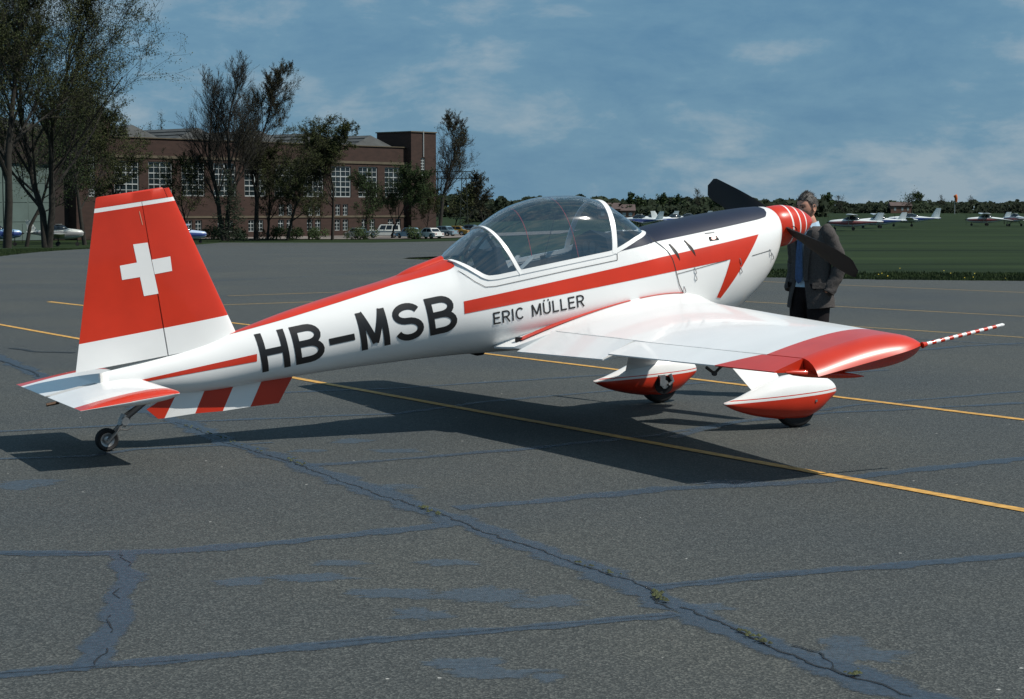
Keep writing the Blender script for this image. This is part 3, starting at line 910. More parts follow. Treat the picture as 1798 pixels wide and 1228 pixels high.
def foil_ring(LE, TE, t, up, f0, f1, n=16, pivot=None, droop=0.0):
    LE, TE, up = Vector(LE), Vector(TE), Vector(up)
    ch = (TE - LE).length; cs = []
    for i in range(n + 1):
        u = i / n
        if f0 == 0: u = (1 - math.cos(u * math.pi / 2))
        cs.append(f0 + (f1 - f0) * u)
    pts = [LE.lerp(TE, c) + up * ch * (naca(c, t) + 0.0012) for c in cs] + [LE.lerp(TE, c) - up * ch * (naca(c, t) + 0.0012) for c in reversed(cs)]
    if droop:
        pv = LE.lerp(TE, f0)
        ax = up.cross(TE - LE).normalized()
        m_ = Matrix.Rotation(droop, 3, ax)
        pts = [pv + m_ @ (p - pv) for p in pts]
    return pts


def zc(x, y): return 0.655 + 0.124 * (x - 3.0) + 0.004 * abs(y)


def le_x(y): return 4.50 - (abs(y) - 0.5) * 0.143


def te_f(y): return 2.86 + 0.08 * (abs(y) - 0.35)


def te_a(y): return 2.992 + 0.05 * (abs(y) - 1.55)


def hinge_x(y): return 3.17 + 0.042 * (abs(y) - 0.4)


UPW = Vector((-0.123, 0, 0.9924))
RED_Y = 2.97


def wing_ring(y, sgn, f0x, f1x, t, te, le=None, **k):
    L = le if le is not None else le_x(y)
    LE = (L, sgn * y, zc(L, y)); TE = (te, sgn * y, zc(te, y))
    fx = lambda x: 0.0 if x is None else (L - x) / (L - te)
    return foil_ring(LE, TE, t, UPW, fx(f0x), 1.0 if f1x is None else (L - f1x) / (L - te), **k)


def zupper(x, y):
    L, T_ = le_x(y), te_a(y); c = (L - x) / (L - T_)
    return zc(x, y) + (L - T_) * naca(c, 0.18)


for sg in (-1, 1):
    wg = MB()
    ys = [0.30, 0.55, 0.9, 1.3, 1.7, 2.1, 2.55, RED_Y, RED_Y, 3.08, 3.2, 3.30]
    wr = [wing_ring(y, sg, None, hinge_x(y), 0.18, te_a(y) if y > 1.54 else te_f(y), n=20) for y in ys]
    wg.loft(wr[:8], 0, cap1=False); wg.loft(wr[8:], 1, cap0=False, cap1=False)
    # bevelled tip with a ridge
    tip = [wr[-1]]
    L = le_x(3.3); T_ = te_a(3.3)
    for (yu, yl, squ, sql, fw) in [(3.33, 3.33, .97, 1.0, .01), (3.37, 3.36, .86, 1.0, .025), (3.41, 3.385, .64, .985, .045), (3.442, 3.40, .36, .93, .06), (3.455, 3.43, .18, .48, .065), (3.466, 3.466, 0, 0, .07)]:
        rr = []
        for ip_, p in enumerate(wr[-1]):
            cz = zc(p.x, 3.3); lo_ = ip_ >= len(wr[-1]) // 2; sq = sql if lo_ else squ; y = yl if lo_ else yu
            low = 0.042 * (4.1 - p.x) / .63 * (1 - sq)
            x = p.x
            rr.append(Vector((x - fw * max(0, (x - 3.75) / .35) * .25, sg * (y - 0.05 * max(0, (x - 3.9) / .2) ** 2 * (1 - sq)), cz - low + (p.z - cz) * sq)))
        tip.append(rr)
    wg.loft(tip, 1, cap0=False, cap1=False)
    wing = wg.build('wing', [M['white'], M['red']], plane, angle=45)
    # root fillet, full chord
    fl = MB()
    fil = []
    for (y, dl, dt, t) in [(0.24, 0.075, -0.06, .235), (0.32, 0.066, -0.05, .224), (0.40, 0.055, -0.03, .214), (0.435, 0.05, -0.01, .210), (0.50, 0.04, 0.0, .203), (0.60, 0.026, 0.0, .194), (0.72, 0.012, 0.0, .186), (0.88, 0.0, 0.0, .1802)]:
        L = le_x(y) + dl; T_ = te_f(y) + dt
        f1 = 1.0 if y < 0.45 else (L - (hinge_x(y) - 0.0)) / (L - T_)
        fil.append(foil_ring((L, sg * y, zc(L, y) + (0.25 - t) * 0), (T_, sg * y, zc(T_, y) - 0.012), t, UPW, 0, f1, n=20))
    fl.loft(fil); fl.build('root_fillet', M['white'], wing, angle=50)
    # painted stripe along the fillet
    rs = MB()
    for (xa, xb) in [(2.93, 3.84), (3.92, 4.30)]:
        rows = []
        for i in range(25):
            x = xa + (xb - xa) * i / 24
            row = []
            for j in range(5):
                y = 0.345 + 0.017 * j
                Lx = le_x(y) + 0.061 - .13 * (y - .345); Tx = te_f(y) - 0.043 + .2 * (y - .345); c = (Lx - x) / (Lx - Tx)
                row.append((x, sg * (y + 0.0), zc(x, y) + (Lx - Tx) * naca(c, 0.2215 - 0.13 * (y - .345)) + 0.004))
            rows.append(row)
        rs.loft(rows, closed=False)
    rs.build('fillet_stripe', M['red'], wing)
    # flap
    fp = MB()
    fp.loft([wing_ring(y, sg, hinge_x(y) - 0.008, None, 0.18, te_f(y), n=6, droop=R(9)) for y in (0.44, 0.7, 1.0, 1.3, 1.525)])
    fp.build('flap', M['white'], wing, angle=45)
    al = MB()
    ya = [1.545, 1.9, 2.3, 2.80, 2.80, 3.0, 3.32]
    ar = [wing_ring(y, sg, hinge_x(y) - 0.008, None, 0.18, te_a(y), n=6, droop=R(2)) for y in ya]
    for r_ in ar[3:5]:
        for p in r_:
            fx = max(0, min(1, (hinge_x(2.8) - p.x) / (hinge_x(2.8) - te_a(2.8)))); p.y = sg * (2.95 - .22 * fx)
    al.loft(ar[:4], 0, cap1=False); al.loft(ar[4:], 1, cap0=False)
    ail = al.build('aileron', [M['white'], M['red']], wing, angle=45)
    hb = MB(); prof = [(3.13, .004), (3.18, .016), (3.26, .022), (3.36, .023), (3.46, .021), (3.55, .016), (3.61, .010), (3.655, .002)]
    hb.tube([(x, sg * (3.36 + 0.10 * (x - 3.13) + .035 * 0), 0.672 - 0.075 * (x - 3.13)) for x, r_ in prof], [r_ for x, r_ in prof], 10)
    hb.tube([(3.24, sg * 3.30, 0.672), (3.24, sg * 3.38, 0.665)], 0.012, 8)
    hb.build('mass_balance', M['red'], ail)
    # black gap strip on the outer panel
    gs = MB()
    gs.loft([[(hinge_x(y) + .115 + d, sg * y, zupper(hinge_x(y) + .115 + d, y) + 0.003) for d in (-.006, 0, .006)] for y in [2.50 + 0.05 * i for i in range(17)]], closed=False)
    gs.build('gap_strip', M['seam'], wing)
    # aileron control horn under the hinge
    ch = MB(); ch.tube([(3.20, sg * 2.60, .655), (3.14, sg * 2.60, .605), (3.08, sg * 2.60, .645)], 0.010, 6); ch.tube([(3.14, sg * 2.59, .605), (3.14, sg * 2.61, .605)], .016, 8)
    ch.build('control_horn', M['dark_steel'], ail)

# pitot boom with red and white rings, starboard tip only
pb = MB(); P0, P1 = Vector((4.075, -3.425, 0.803)), Vector((4.689, -3.447, 0.910))
nb = 19
for i in range(nb):
    a, b = P0.lerp(P1, i / nb), P0.lerp(P1, (i + 1) / nb)
    if i == nb - 1: pb.tube([a, a.lerp(b, .6), b], [.0115, .0115, .005], 10, 0)
    else: pb.tube([a, b], [.013 - .0001 * i, .013 - .0001 * i] if i else [.02, .013], 10, (i + 1) % 2, caps=(i == 0))
pb.build('pitot_boom', [M['white'], M['red']], plane, angle=60)

# tailplane and elevators
UPS = Vector((-0.122, 0, 0.9925))


def stab_ring(y, f0, f1, t=0.115, n=14, dl=0.0, sq=1.0):
    return foil_ring((0.262 + dl, y, 0.463), (-0.375, y, 0.384), t * sq, UPS, f0, f1, n=n)


for sg in (-1, 1):
    sb = MB(); n_ = 14
    RY = 0.775
    ysb = [0.0, 0.10, 0.4, RY, RY, 0.88]
    sr = [stab_ring(sg * y, 0, .47, n=n_) for y in ysb]
    upper = lambda i, j: 1 if j < n_ else 0
    sb.loft(sr[:4], 0, cap1=False)
    tipr = [stab_ring(sg * 0.915, 0, .47, n=n_, dl=-.004, sq=.8), stab_ring(sg * 0.936, 0, .47, n=n_, dl=-.014, sq=.45), stab_ring(sg * 0.945, 0, .47, n=n_, dl=-.03, sq=.03)]
    sb.loft(sr[4:] + tipr, 1, cap0=False, cols=upper)
    stab = sb.build('tailplane', [M['white'], M['red']], plane, angle=50)
    ev = MB(); n2 = 8
    er = [stab_ring(sg * y, .4712, 1, n=n2) for y in ([0.045] + ysb[1:])]
    up2 = lambda i, j: 1 if j < n2 else 0
    ev.loft(er[:4], 0, cap1=False)
    ev.loft(er[4:] + [stab_ring(sg * .915, .4712, 1, n=n2, sq=.8), stab_ring(sg * .936, .4712, 1, n=n2, sq=.45), stab_ring(sg * .945, .4712, 1, n=n2, sq=.03)], 1, cap0=False, cols=up2)
    ev.build('elevator', [M['white'], M['red']], stab, angle=50)
rd = MB(); rd.tube([(-0.36, -0.30, 0.375), (-0.44, -0.30, 0.362)], 0.011, 8, 0); rd.tube([(-0.25, -0.30, .385), (-0.36, -0.30, .375)], 0.006, 6, 0)
rd.build('trim_rod', mat('brass_rod', (0.10, 0.055, 0.03), 0.5, metal=0.3), plane)

# fin and rudder
FIN_LE = lambda z: 0.913 + (0.804 - z) * 0.4621
FIN_TE = lambda z: -0.177 + (z - 0.534) * 0.1335
T_FIN = 0.075


def fin_station(zte, slope, fh):
    TE = Vector((FIN_TE(zte), 0, zte))
    # LE lies on the leading-edge line and on a line of this slope through TE
    xle = (0.913 + 0.4621 * (0.804 - zte + slope * TE.x)) / (1 + 0.4621 * slope)
    LE = Vector((xle, 0, zte + slope * (xle - TE.x)))
    return LE, TE, fh


fst = [(0.534, .158, .452), (0.723, .165, .447), (1.0, .160, .44), (1.3, .157, .43), (1.588, .155, .412), (1.616, .154, .41), (1.685, .150, .405)]
fmat = [0, 1, 1, 1, 0, 1]
UPF = Vector((0, 1, 0))


def fin_solid(name, rng, parent, lo=0, hi=6, f_in=False):
    mb = MB(); rr = []
    for i in range(lo, hi + 1):
        LE, TE, fh = fin_station(*fst[i])
        f0, f1 = (0, fh) if rng == 'fin' else (fh + .0075, 1)
        rr.append(foil_ring(LE, TE, T_FIN, UPF, f0, f1, n=12))
    for i in range(len(rr) - 1):
        mb.loft(rr[i:i + 2], fmat[lo + i], cap0=(i == 0), cap1=(i == len(rr) - 2))
    return mb, rr


mb, _ = fin_solid('fin', 'fin', plane, 0, 5)
LE, TE, fh = fin_station(*fst[5]); LE2, TE2, fh2 = fin_station(*fst[6])
mb.loft([foil_ring(LE, TE, T_FIN, UPF, 0, .075, n=6), foil_ring(LE2, TE2, T_FIN, UPF, 0, .075, n=6)], 1)
fin = mb.build('fin', [M['white'], M['red']], plane, angle=45)
mb, _ = fin_solid('rudder', 'rud', fin, 0, 5)
mb.loft([foil_ring(LE + Vector((0, 0, .0035)), TE, T_FIN, UPF, .085, 1, n=14), foil_ring(LE2, TE2, T_FIN, UPF, .085, 1, n=14), foil_ring(LE2 + Vector((-.008, 0, .008)), TE2 + Vector((.008, 0, .008)), T_FIN * .5, UPF, .09, .99, n=14)], 1)
rudder = mb.build('rudder', [M['white'], M['red']], fin, angle=45)


def fin_half(x, z):
    # section through (x, z)
    LE = FIN_LE(z); TE = FIN_TE(z)
    zz = z
    c = max(0.001, min(1, (FIN_LE(z + .1) - x) / (FIN_LE(z + .1) - FIN_TE(z - .06))))
    best = None
    lo, hi = 0.5, 1.7
    for _ in range(30):
        m_ = (lo + hi) / 2
        L_, T2, _h = fin_station(m_, .157, .4)
        zl = T2.z + .157 * (x - T2.x)
        if zl < z: lo = m_
        else: hi = m_
    L_, T2, _h = fin_station(lo, .157, .4)
    c = max(0.0, min(1, (L_.x - x) / (L_.x - T2.x)))
    return (T2 - L_).length * (naca(c, T_FIN) + .0012)


for sd in (-1, 1):
    for (poly, off) in [([(0.216, 1.38), (0.313, 1.392), (0.38, 1.049), (0.282, 1.034)], .0015), ([(0.125, 1.239), (0.2465, 1.2605), (0.2657, 1.163), (0.138, 1.144)], .0015), ([(0.339, 1.2765), (0.466, 1.298), (0.477, 1.20), (0.357, 1.1795)], .0015)]:
        bm = bmesh.new(); bm.faces.new([bm.verts.new((p[0], 0, p[1])) for p in poly])
        for k in range(60):
            bmesh.ops.bisect_plane(bm, geom=bm.verts[:] + bm.edges[:] + bm.faces[:], plane_co=(0.1 + k * .02, 0, 0), plane_no=(1, 0, -.15))
        for v in bm.verts: v.co.y = sd * (fin_half(v.co.x, v.co.z) + off)
        me = bpy.data.meshes.new('white_cross'); bm.to_mesh(me); bm.free(); me.materials.append(M['white'])
        o = bpy.data.objects.new('white_cross', me); COL.objects.link(o); o.parent = fin
    # hinge gap line
    gl = MB(); rows = []
    for i in range(24):
        t = i / 23; x = 0.469 + (0.268 - 0.469) * t; z = 0.640 + (1.662 - 0.640) * t
        rows.append([(x + d, sd * (fin_half(x + d, z) + .0022), z) for d in (-.0035, .0035)])
    pass
mk = MB()
for i in range(8):
    t = i / 8; x, z = .262 + .02 * t, 1.60 - .09 * t
    mk.add([(x - .002, -fin_half(x, z) - .0024, z), (x + .002, -fin_half(x, z) - .0024, z), (x + .0045, -fin_half(x, z) - .0024, z - .0112), (x + .0005, -fin_half(x, z) - .0024, z - .0112)], [(0, 1, 2, 3)])
mk.build('scuff_mark', mat('primer_scuff', (0.62, 0.36, 0.24), 0.6), rudder)
rbs = MB()
rbs.loft([[(0.469 - .478 * t, -.03 * (1 - t) - .004, 0.632 - .108 * t - d) for d in (0, .008)] for t in (0, .25, .5, .75, 1)], closed=False)
rbs.build('rudder_gap', M['seam'], fin)

# ventral fin in red and white bands
vf = MB()
bnd = [((0.46, 0.37), (0.295, 0.268)), ((0.50, 0.38), (0.372, 0.201)), ((0.505, 0.38), (0.415, 0.203)), ((0.698, 0.392), (0.625, 0.226)), ((0.90, 0.405), (0.821, 0.233)), ((1.102, 0.425), (1.019, 0.253)), ((1.335, 0.448), (1.229, 0.266))]
bc = [1, 1, 0, 1, 0, 1]
for (a, b, c_) in zip(bnd, bnd[1:], bc):
    t_ = lambda p: .004 + .022 * min(1, (p[0] - .28) / .3) * min(1, (1.42 - p[0]) / .4)
    q = [a[0], a[1], b[1], b[0]]
    vf.loft([[(p[0], -t_(p), p[1]) for p in q], [(p[0], t_(p), p[1]) for p in q]], c_)
vf.build('ventral_fin', [M['white'], M['red']], plane, sm=False)

# tail wheel
tw = MB()
tw.tube([(0.30, -.02, .335), (0.13, -.02, .205)], 0.019, 10); tw.tube([(0.36, .03, .36), (0.15, .03, .225)], 0.015, 10)
leg = tw.build('tail_wheel_leg', M['dark_steel'], plane)
tj = MB()
tj.tube([(0.155, 0, .235), (0.12, 0, .165)], [.036, .030], 12); tj.tube([(0.14, -.045, .20), (0.14, .045, .20)], .028, 10)
for s in (-1, 1): tj.tube([(0.125, .026 * s, .175), (0.075, .036 * s, .125), (0.03, .036 * s, .078)], [.012, .011, .013], 8)
tj.tube([(0.03, -.042, .078), (0.03, .042, .078)], .011, 8); tj.tube([(.085, -.03, .15), (.15, -.05, .14), (.19, -.05, .165)], .006, 6)
tj.build('fork', M['steel'], leg)


def wheel(name, c, R_, w, parent, rim_r):
    t = MB(); rings = []
    for k in range(32):
        a = 2 * math.pi * k / 32
        prof = [(rim_r, -w * .38), (R_ * .86, -w * .5), (R_ * .965, -w * .36), (R_, -w * .15), (R_, w * .15), (R_ * .965, w * .36), (R_ * .86, w * .5), (rim_r, w * .38)]
        rings.append([(c[0] + r_ * math.cos(a), c[1] + yy, c[2] + r_ * math.sin(a)) for r_, yy in prof])
    t.loft(rings + [rings[0]], 0, cap0=False, cap1=False)
    o = t.build(name, M['rubber'], parent, angle=60)
    h_ = MB()
    for s in (-1, 1):
        h_.loft([[(c[0] + r_ * math.cos(2 * math.pi * k / 20), c[1] + s * yy, c[2] + r_ * math.sin(2 * math.pi * k / 20)) for k in range(20)] for r_, yy in [(rim_r + .002, w * .40), (rim_r * .9, w * .36), (rim_r * .55, w * .22), (rim_r * .5, w * .30), (rim_r * .2, w * .34)]], cap0=False)
    h_.build('rim', M['steel'], o)
    return o


wheel('tail_wheel', (0.022, 0, 0.0785), 0.078, 0.062, plane, 0.045)

# main gear: spatted wheels on faired legs
P_top = pchip([(4.295, .208), (4.40, .236), (4.55, .292), (4.70, .352), (4.85, .392), (4.98, .402), (5.10, .390), (5.20, .358), (5.26, .318), (5.292, .268)])
P_bot = pchip([(4.295, .196), (4.40, .148), (4.55, .105), (4.70, .078), (4.85, .062), (4.98, .064), (5.10, .105), (5.20, .180), (5.26, .222), (5.292, .256)])
P_w = pchip([(4.295, .008), (4.40, .045), (4.55, .085), (4.70, .112), (4.85, .126), (4.98, .128), (5.10, .116), (5.20, .088), (5.26, .055), (5.292, .014)])
S_l = lambda x: .196 + (x - 4.3) * .0665
for sg in (-1, 1):
    yc = sg * 0.964
    sp = MB(); rr = []; K = 7
    for i in range(41):
        x = 4.295 + (5.292 - 4.295) * (0.5 - 0.5 * math.cos(math.pi * i / 40))
        zt, zb, w = P_top(x), P_bot(x), P_w(x); zm = (zt + zb) / 2
        l2 = max(zb + .001, min(zt - .003, S_l(x))); l1b = min(zt - .002, l2 + .018); l1 = min(zt - .001, l2 + .025)
        zl = [zt - (zt - l1) * (k / K) ** 1.6 for k in range(K + 1)] + [l1b, l2] + [l2 - (l2 - zb) * (1 - (1 - k / K) ** 1.6) for k in range(1, K + 1)]
        side = lambda z: w * max(0, 1 - abs((z - zm) / (zt - zm if z >= zm else zm - zb)) ** 2.2) ** (1 / 2.2)
        rr.append([(x, yc + side(z), z) for z in zl] + [(x, yc - side(z), z) for z in reversed(zl)])
    nz = K + 1 + 2 + K
    def pc(i, j):
        j = j if j < nz else 2 * nz - 2 - j
        if j < K: return 0
        if j == K: return 1
        if j == K + 1: return 0
        return 1
    sp.loft(rr, 0, cols=pc)
    spat = sp.build('wheel_spat', [M['white'], M['red']], plane, angle=60)
    wheel('main_wheel', (4.925, yc, 0.165), 0.165, 0.115, spat, 0.075)
    if True:
        bk = MB()
        bk.tube([(4.90, yc - sg * .10, .165), (4.90, yc - sg * .14, .165)], [.042, .036], 14)
        bk.tube([(4.93, yc - sg * .15, .16), (4.97, yc - sg * .15, .19), (4.95, yc - sg * .14, .25)], .014, 8)
        bk.box((4.87, yc - sg * .14, .20), (.05, .03, .09)); bk.build('brake', M['steel'], spat)
        wv = MB()
        wv.loft([[(4.90 + r_ * math.cos(2 * math.pi * k / 20), yc - sg * (.122 + .006 * q), .16 + r_ * .9 * math.sin(2 * math.pi * k / 20)) for k in range(20)] for q, r_ in ((0, .088), (1, .086))])
        wv.build('wheel_opening', M['satin_black'], spat)
    lg = MB()
    lr = []
    for t in (0, .33, .66, 1.0):
        y = sg * (0.46 + 0.46 * t); z = 0.735 - (0.735 - 0.30) * t; cxx = 4.615 + 0.10 * t; hc = .215 - .075 * t
        lr.append(foil_ring((cxx + hc, y, z + .01), (cxx - hc, y, z - .02), 0.17, Vector((0, sg * .85, .5)), 0, 1, n=10))
    lg.loft(lr); lg.build('gear_leg', M['white'], plane)
for sg in (-1, 1):
    bo = MB(); bo.tube([(5.03, sg * .964 + sg * .10, .205), (5.03, sg * .964 + sg * .128, .203)], .011, 8)
    bo.build('axle_bolt', M['steel'], plane)

# propeller: spinner, hub, two black blades
AX = Vector((0.9912, 0, 0.1325)); PO = Vector((5.368, 0, 1.472))
AZ = Vector((-0.1325, 0, 0.9912)); AY = Vector((0, 1, 0))
prop = MB(); prof = [(-.03, .150), (0.0, .165), (.05, .163), (.10, .157), (.15, .147)]
spn = [(-.02, .160), (0.0, .167), (.05, .1675), (.08, .166), (.098, .1645), (.113, .1625), (.15, .156), (.178, .149), (.192, .1445), (.225, .132), (.258, .117), (.271, .1105), (.305, .091), (.34, .067), (.37, .043), (.389, .023), (.398, .004)]
scol = [1, 1, 1, 1, 0, 1, 1, 0, 1, 1, 0, 1, 1, 1, 1, 1, 1]
sp = MB(); NS = 40
rr = [[PO + AX * d + (AY * math.cos(2 * math.pi * k / NS) + AZ * math.sin(2 * math.pi * k / NS)) * r_ for k in range(NS)] for d, r_ in spn]
sp.loft(rr, 0, cols=lambda i, j: scol[i])
hubm = MB(); hubm.tube([PO - AX * .06, PO + AX * .02], [.12, .12], 24)
propeller = hubm.build('propeller', M['dark_steel'], plane)
sp.build('spinner', [M['white'], M['red']], propeller, angle=50)
PH = math.atan2(1.825 - 1.478, 1.00)
for s in (1, -1):
    d = (AY * math.cos(PH) + AZ * math.sin(PH)) * s
    tng = AX.cross(d).normalized()
    bl = MB(); rr = []
    for i in range(25):
        t = i / 24; r_ = 0.10 + (1.02 - 0.10) * t
        w = (0.058 + 0.016 * smooth(t / .3) + 0.010 * math.sin(math.pi * min(1, t)))
        if t > .90: w *= max(.05, math.sqrt(max(0, 1 - ((t - .90) / .10) ** 2.4)))
        pitch = R(46 - 28 * smooth(t / .8))
        th_ = 0.028 * (1 - .78 * t) + .002
        cd_ = (tng * math.cos(pitch) + AX * math.sin(pitch)); nd = d.cross(cd_).normalized()
        c = PO + AX * 0.075 + d * r_
        rr.append([c + cd_ * w * 1.15 * math.cos(a) + nd * th_ * (math.sin(a) if math.sin(a) > 0 else .35 * math.sin(a)) for a in [2 * math.pi * k / 14 for k in range(14)]])
    bl.loft(rr)
    bl.build('blade', M['satin_black'], propeller, angle=60)
    ct = MB(); c = PO + AX * 0.082 + d * .150
    ct.loft([[c + d * q + (AX * math.cos(a) * .062 + tng * math.sin(a) * .052) * sc for a in [2 * math.pi * k / 16 for k in range(16)]] for q, sc in ((-.03, 1), (.008, 1))])
    ct.build('blade_cuff', M['satin_black'], propeller)

# ---------------------------------------------------------------- the man by the nose
M['skin'] = mat('skin', (0.50, 0.25, 0.17), 0.55, var=0.12, vscale=25)
M['hair'] = mat('grey_hair', (0.055, 0.048, 0.043), 0.7, var=0.6, vscale=70)
M['tweed'] = mat('tweed', (0.072, 0.066, 0.064), 0.95, var=0.4, vscale=160, spec=0.15, bump=0.3, bscale=25)
M['trouser'] = mat('trouser_cloth', (0.018, 0.016, 0.017), 0.95, spec=0.1, var=0.2, vscale=60)
M['shirt'] = mat('pale_shirt', (0.36, 0.50, 0.62), 0.85)
M['tie'] = mat('blue_tie', (0.035, 0.085, 0.20), 0.7, var=0.25, vscale=40)
M['shoe'] = mat('black_shoe', (0.012, 0.010, 0.010), 0.4)
M['lip'] = mat('lip', (0.30, 0.11, 0.09), 0.6)
M['eye'] = mat('eye', (0.03, 0.025, 0.025), 0.3)


def skinned(name, joints, edges, mats, parent, levels=2):
    """joints: name -> (pos, radius or (rx, ry)); grown with a Skin modifier and baked"""
    names = list(joints); idx = {n: i for i, n in enumerate(names)}
    me = bpy.data.meshes.new(name)
    me.from_pydata([joints[n][0] for n in names], [(idx[a], idx[b]) for a, b in edges], [])
    o = bpy.data.objects.new(name, me); COL.objects.link(o)
    md = o.modifiers.new('skin', 'SKIN')
    sv = me.skin_vertices[0].data
    for i, n in enumerate(names):
        r_ = joints[n][1]; sv[i].radius = r_ if hasattr(r_, '__len__') else (r_, r_)
        sv[i].use_root = (i == 0)
    sb = o.modifiers.new('sub', 'SUBSURF'); sb.levels = levels; sb.render_levels = levels
    dg_ = bpy.context.evaluated_depsgraph_get(); dg_.update()
    em = bpy.data.meshes.new_from_object(o.evaluated_get(dg_))
    o.modifiers.clear(); o.data = em; bpy.data.meshes.remove(me)
    em.materials.clear()
    for m in (mats if isinstance(mats, (list, tuple)) else [mats]): em.materials.append(m)
    em.polygons.foreach_set('use_smooth', [True] * len(em.polygons))
    o.parent = parent
    return o


man = empty('person', (2.565, 15.6, 0.0), R(-52))   # local -y is the way he faces
man.scale = (.97, .97, .98)
tag(man, 'man in grey tweed jacket, blue tie and dark trousers standing behind the propeller', 'person')
# body: one continuous skin (trousers, torso, neck, arms, head core)
J = {'pelvis': ((0, 0, .95), (.155, .115)), 'waist': ((0, -.005, 1.10), (.15, .11)), 'chest': ((0, .0, 1.32), (.165, .115)), 'neckb': ((0, .015, 1.475), (.075, .07)), 'neck': ((0, -.012, 1.535), (.058, .058)), 'skull': ((0, -.045, 1.61), (.055, .06)),
     'hipL': ((.095, 0, .90), .10), 'kneeL': ((.115, -.015, .50), .068), 'ankL': ((.12, .02, .10), .048), 'toeL': ((.14, -.14, .045), (.042, .035)),
     'hipR': ((-.095, 0, .90), .10), 'kneeR': ((-.12, -.03, .50), .068), 'ankR': ((-.125, .0, .10), .048), 'toeR': ((-.15, -.16, .045), (.042, .035)),
     'shL': ((.185, .01, 1.43), .06), 'elL': ((.262, .09, 1.15), .045), 'wrL': ((.205, -.01, .955), .030),
     'shR': ((-.185, .01, 1.43), .06), 'elR': ((-.25, .07, 1.16), .045), 'wrR': ((-.175, -.03, .98), .030)}
E_ = [('pelvis', 'waist'), ('waist', 'chest'), ('chest', 'neckb'), ('neckb', 'neck'), ('neck', 'skull'), ('pelvis', 'hipL'), ('hipL', 'kneeL'), ('kneeL', 'ankL'), ('ankL', 'toeL'), ('pelvis', 'hipR'), ('hipR', 'kneeR'), ('kneeR', 'ankR'), ('ankR', 'toeR'),
      ('chest', 'shL'), ('shL', 'elL'), ('elL', 'wrL'), ('chest', 'shR'), ('shR', 'elR'), ('elR', 'wrR')]
for s, sd in ((1, 'L'), (-1, 'R')):
    w = Vector(J['wr' + sd][0]); pal = w + Vector((-s * .028, -.01, -.066))
    J['pal' + sd] = (tuple(pal), (.036, .018)); E_.append(('wr' + sd, 'pal' + sd))
    for k in range(4):
        base = pal + Vector((0, -.027 + .018 * k, -.028)); ln = (.068, .078, .072, .056)[k]
        a = base + Vector((-s * .014, 0, -ln * .45)); b = base + Vector((-s * .034, .004, -ln * .8))
        J['f%d%sa' % (k, sd)] = (tuple(base), .0095); J['f%d%sb' % (k, sd)] = (tuple(a), .0088); J['f%d%sc' % (k, sd)] = (tuple(b), .0078)
        E_ += [('pal' + sd, 'f%d%sa' % (k, sd)), ('f%d%sa' % (k, sd), 'f%d%sb' % (k, sd)), ('f%d%sb' % (k, sd), 'f%d%sc' % (k, sd))]
    t0 = pal + Vector((-s * .006, -.038, .018)); t1 = t0 + Vector((-s * .006, -.024, -.036)); t2 = t1 + Vector((-s * .004, -.004, -.028))
    for nm, p, r_ in (('ta', t0, .012), ('tb', t1, .0105), ('tc', t2, .0085)): J[nm + sd] = (tuple(p), r_)
    E_ += [('pal' + sd, 'ta' + sd), ('ta' + sd, 'tb' + sd), ('tb' + sd, 'tc' + sd)]
body = skinned('body', J, E_, [M['skin'], M['trouser'], M['shirt'], M['shoe']], man)
for p in body.data.polygons:
    c = p.center
    arm = abs(c.x) > .19 and c.z > .7
    p.material_index = 3 if c.z < .085 else (1 if c.z < 1.02 and not arm else (2 if (c.z < 1.505 and (not arm or c.z > .955)) else 0))
# trousers: fuller legs over the body
tr = MB()
for s, sd in ((1, 'L'), (-1, 'R')):
    path = [(s * .088, .005, 1.0, .115, .125), (s * .095, .005, .88, .108, .118), (s * .105, -.005, .70, .095, .10), (s * .116, -.02, .50, .083, .09), (s * .12, -.005, .30, .080, .088), (s * .124, .01, .07, .078, .092)]
    rings = []
    for (x, y, z, rx, ry) in path:
        rings.append([(x + rx * math.cos(a) * (1 + .03 * math.sin(5 * a + z * 9)), y + ry * math.sin(a), z + .006 * math.sin(3 * a + z * 20)) for a in [2 * math.pi * k / 20 for k in range(20)]])
    tr.loft(rings)
tr.build('trousers', M['trouser'], man)
# jacket: open-fronted shell, with lapels, and sleeves
jk = MB(); rings = []
prof = [(.80, .235, .170, 52), (.84, .232, .168, 48), (.88, .227, .164, 44), (.92, .222, .160, 40), (.97, .213, .154, 35), (1.02, .205, .148, 30), (1.06, .200, .144, 27), (1.10, .196, .140, 24), (1.15, .198, .141, 23), (1.20, .200, .142, 22), (1.25, .206, .144, 23), (1.30, .212, .146, 24), (1.34, .215, .144, 26), (1.38, .216, .140, 28), (1.42, .212, .128, 32), (1.45, .196, .116, 35), (1.475, .155, .100, 42), (1.50, .088, .082, 52)]
NJ = 44
for (z, rx, ry, gap) in prof:
    row = []
    for k in range(NJ + 1):
        a = R(-90 + gap * .5) + (R(360 - gap)) * k / NJ
        fold = 1 + .03 * math.sin(7 * a + z * 11) * (1.35 - z if z < 1.35 else .1) + .035 * noise.noise(Vector((math.cos(a) * 3, math.sin(a) * 3, z * 7)))
        row.append(Vector((rx * math.cos(a) * fold, .012 + ry * math.sin(a) * fold, z + (-.02 * abs(math.sin(a)) if z < .83 else 0))))
    rings.append(row)
inner = [[Vector((p.x * .955, .012 + (p.y - .012) * .955, p.z)) for p in r_] for r_ in rings]
jk.loft(rings, closed=False); jk.loft(inner, closed=False)
for side in (0, NJ):
    jk.loft([[r_[side], q[side]] for r_, q in zip(rings, inner)], closed=False)
jk.loft([rings[0], inner[0]], closed=False)
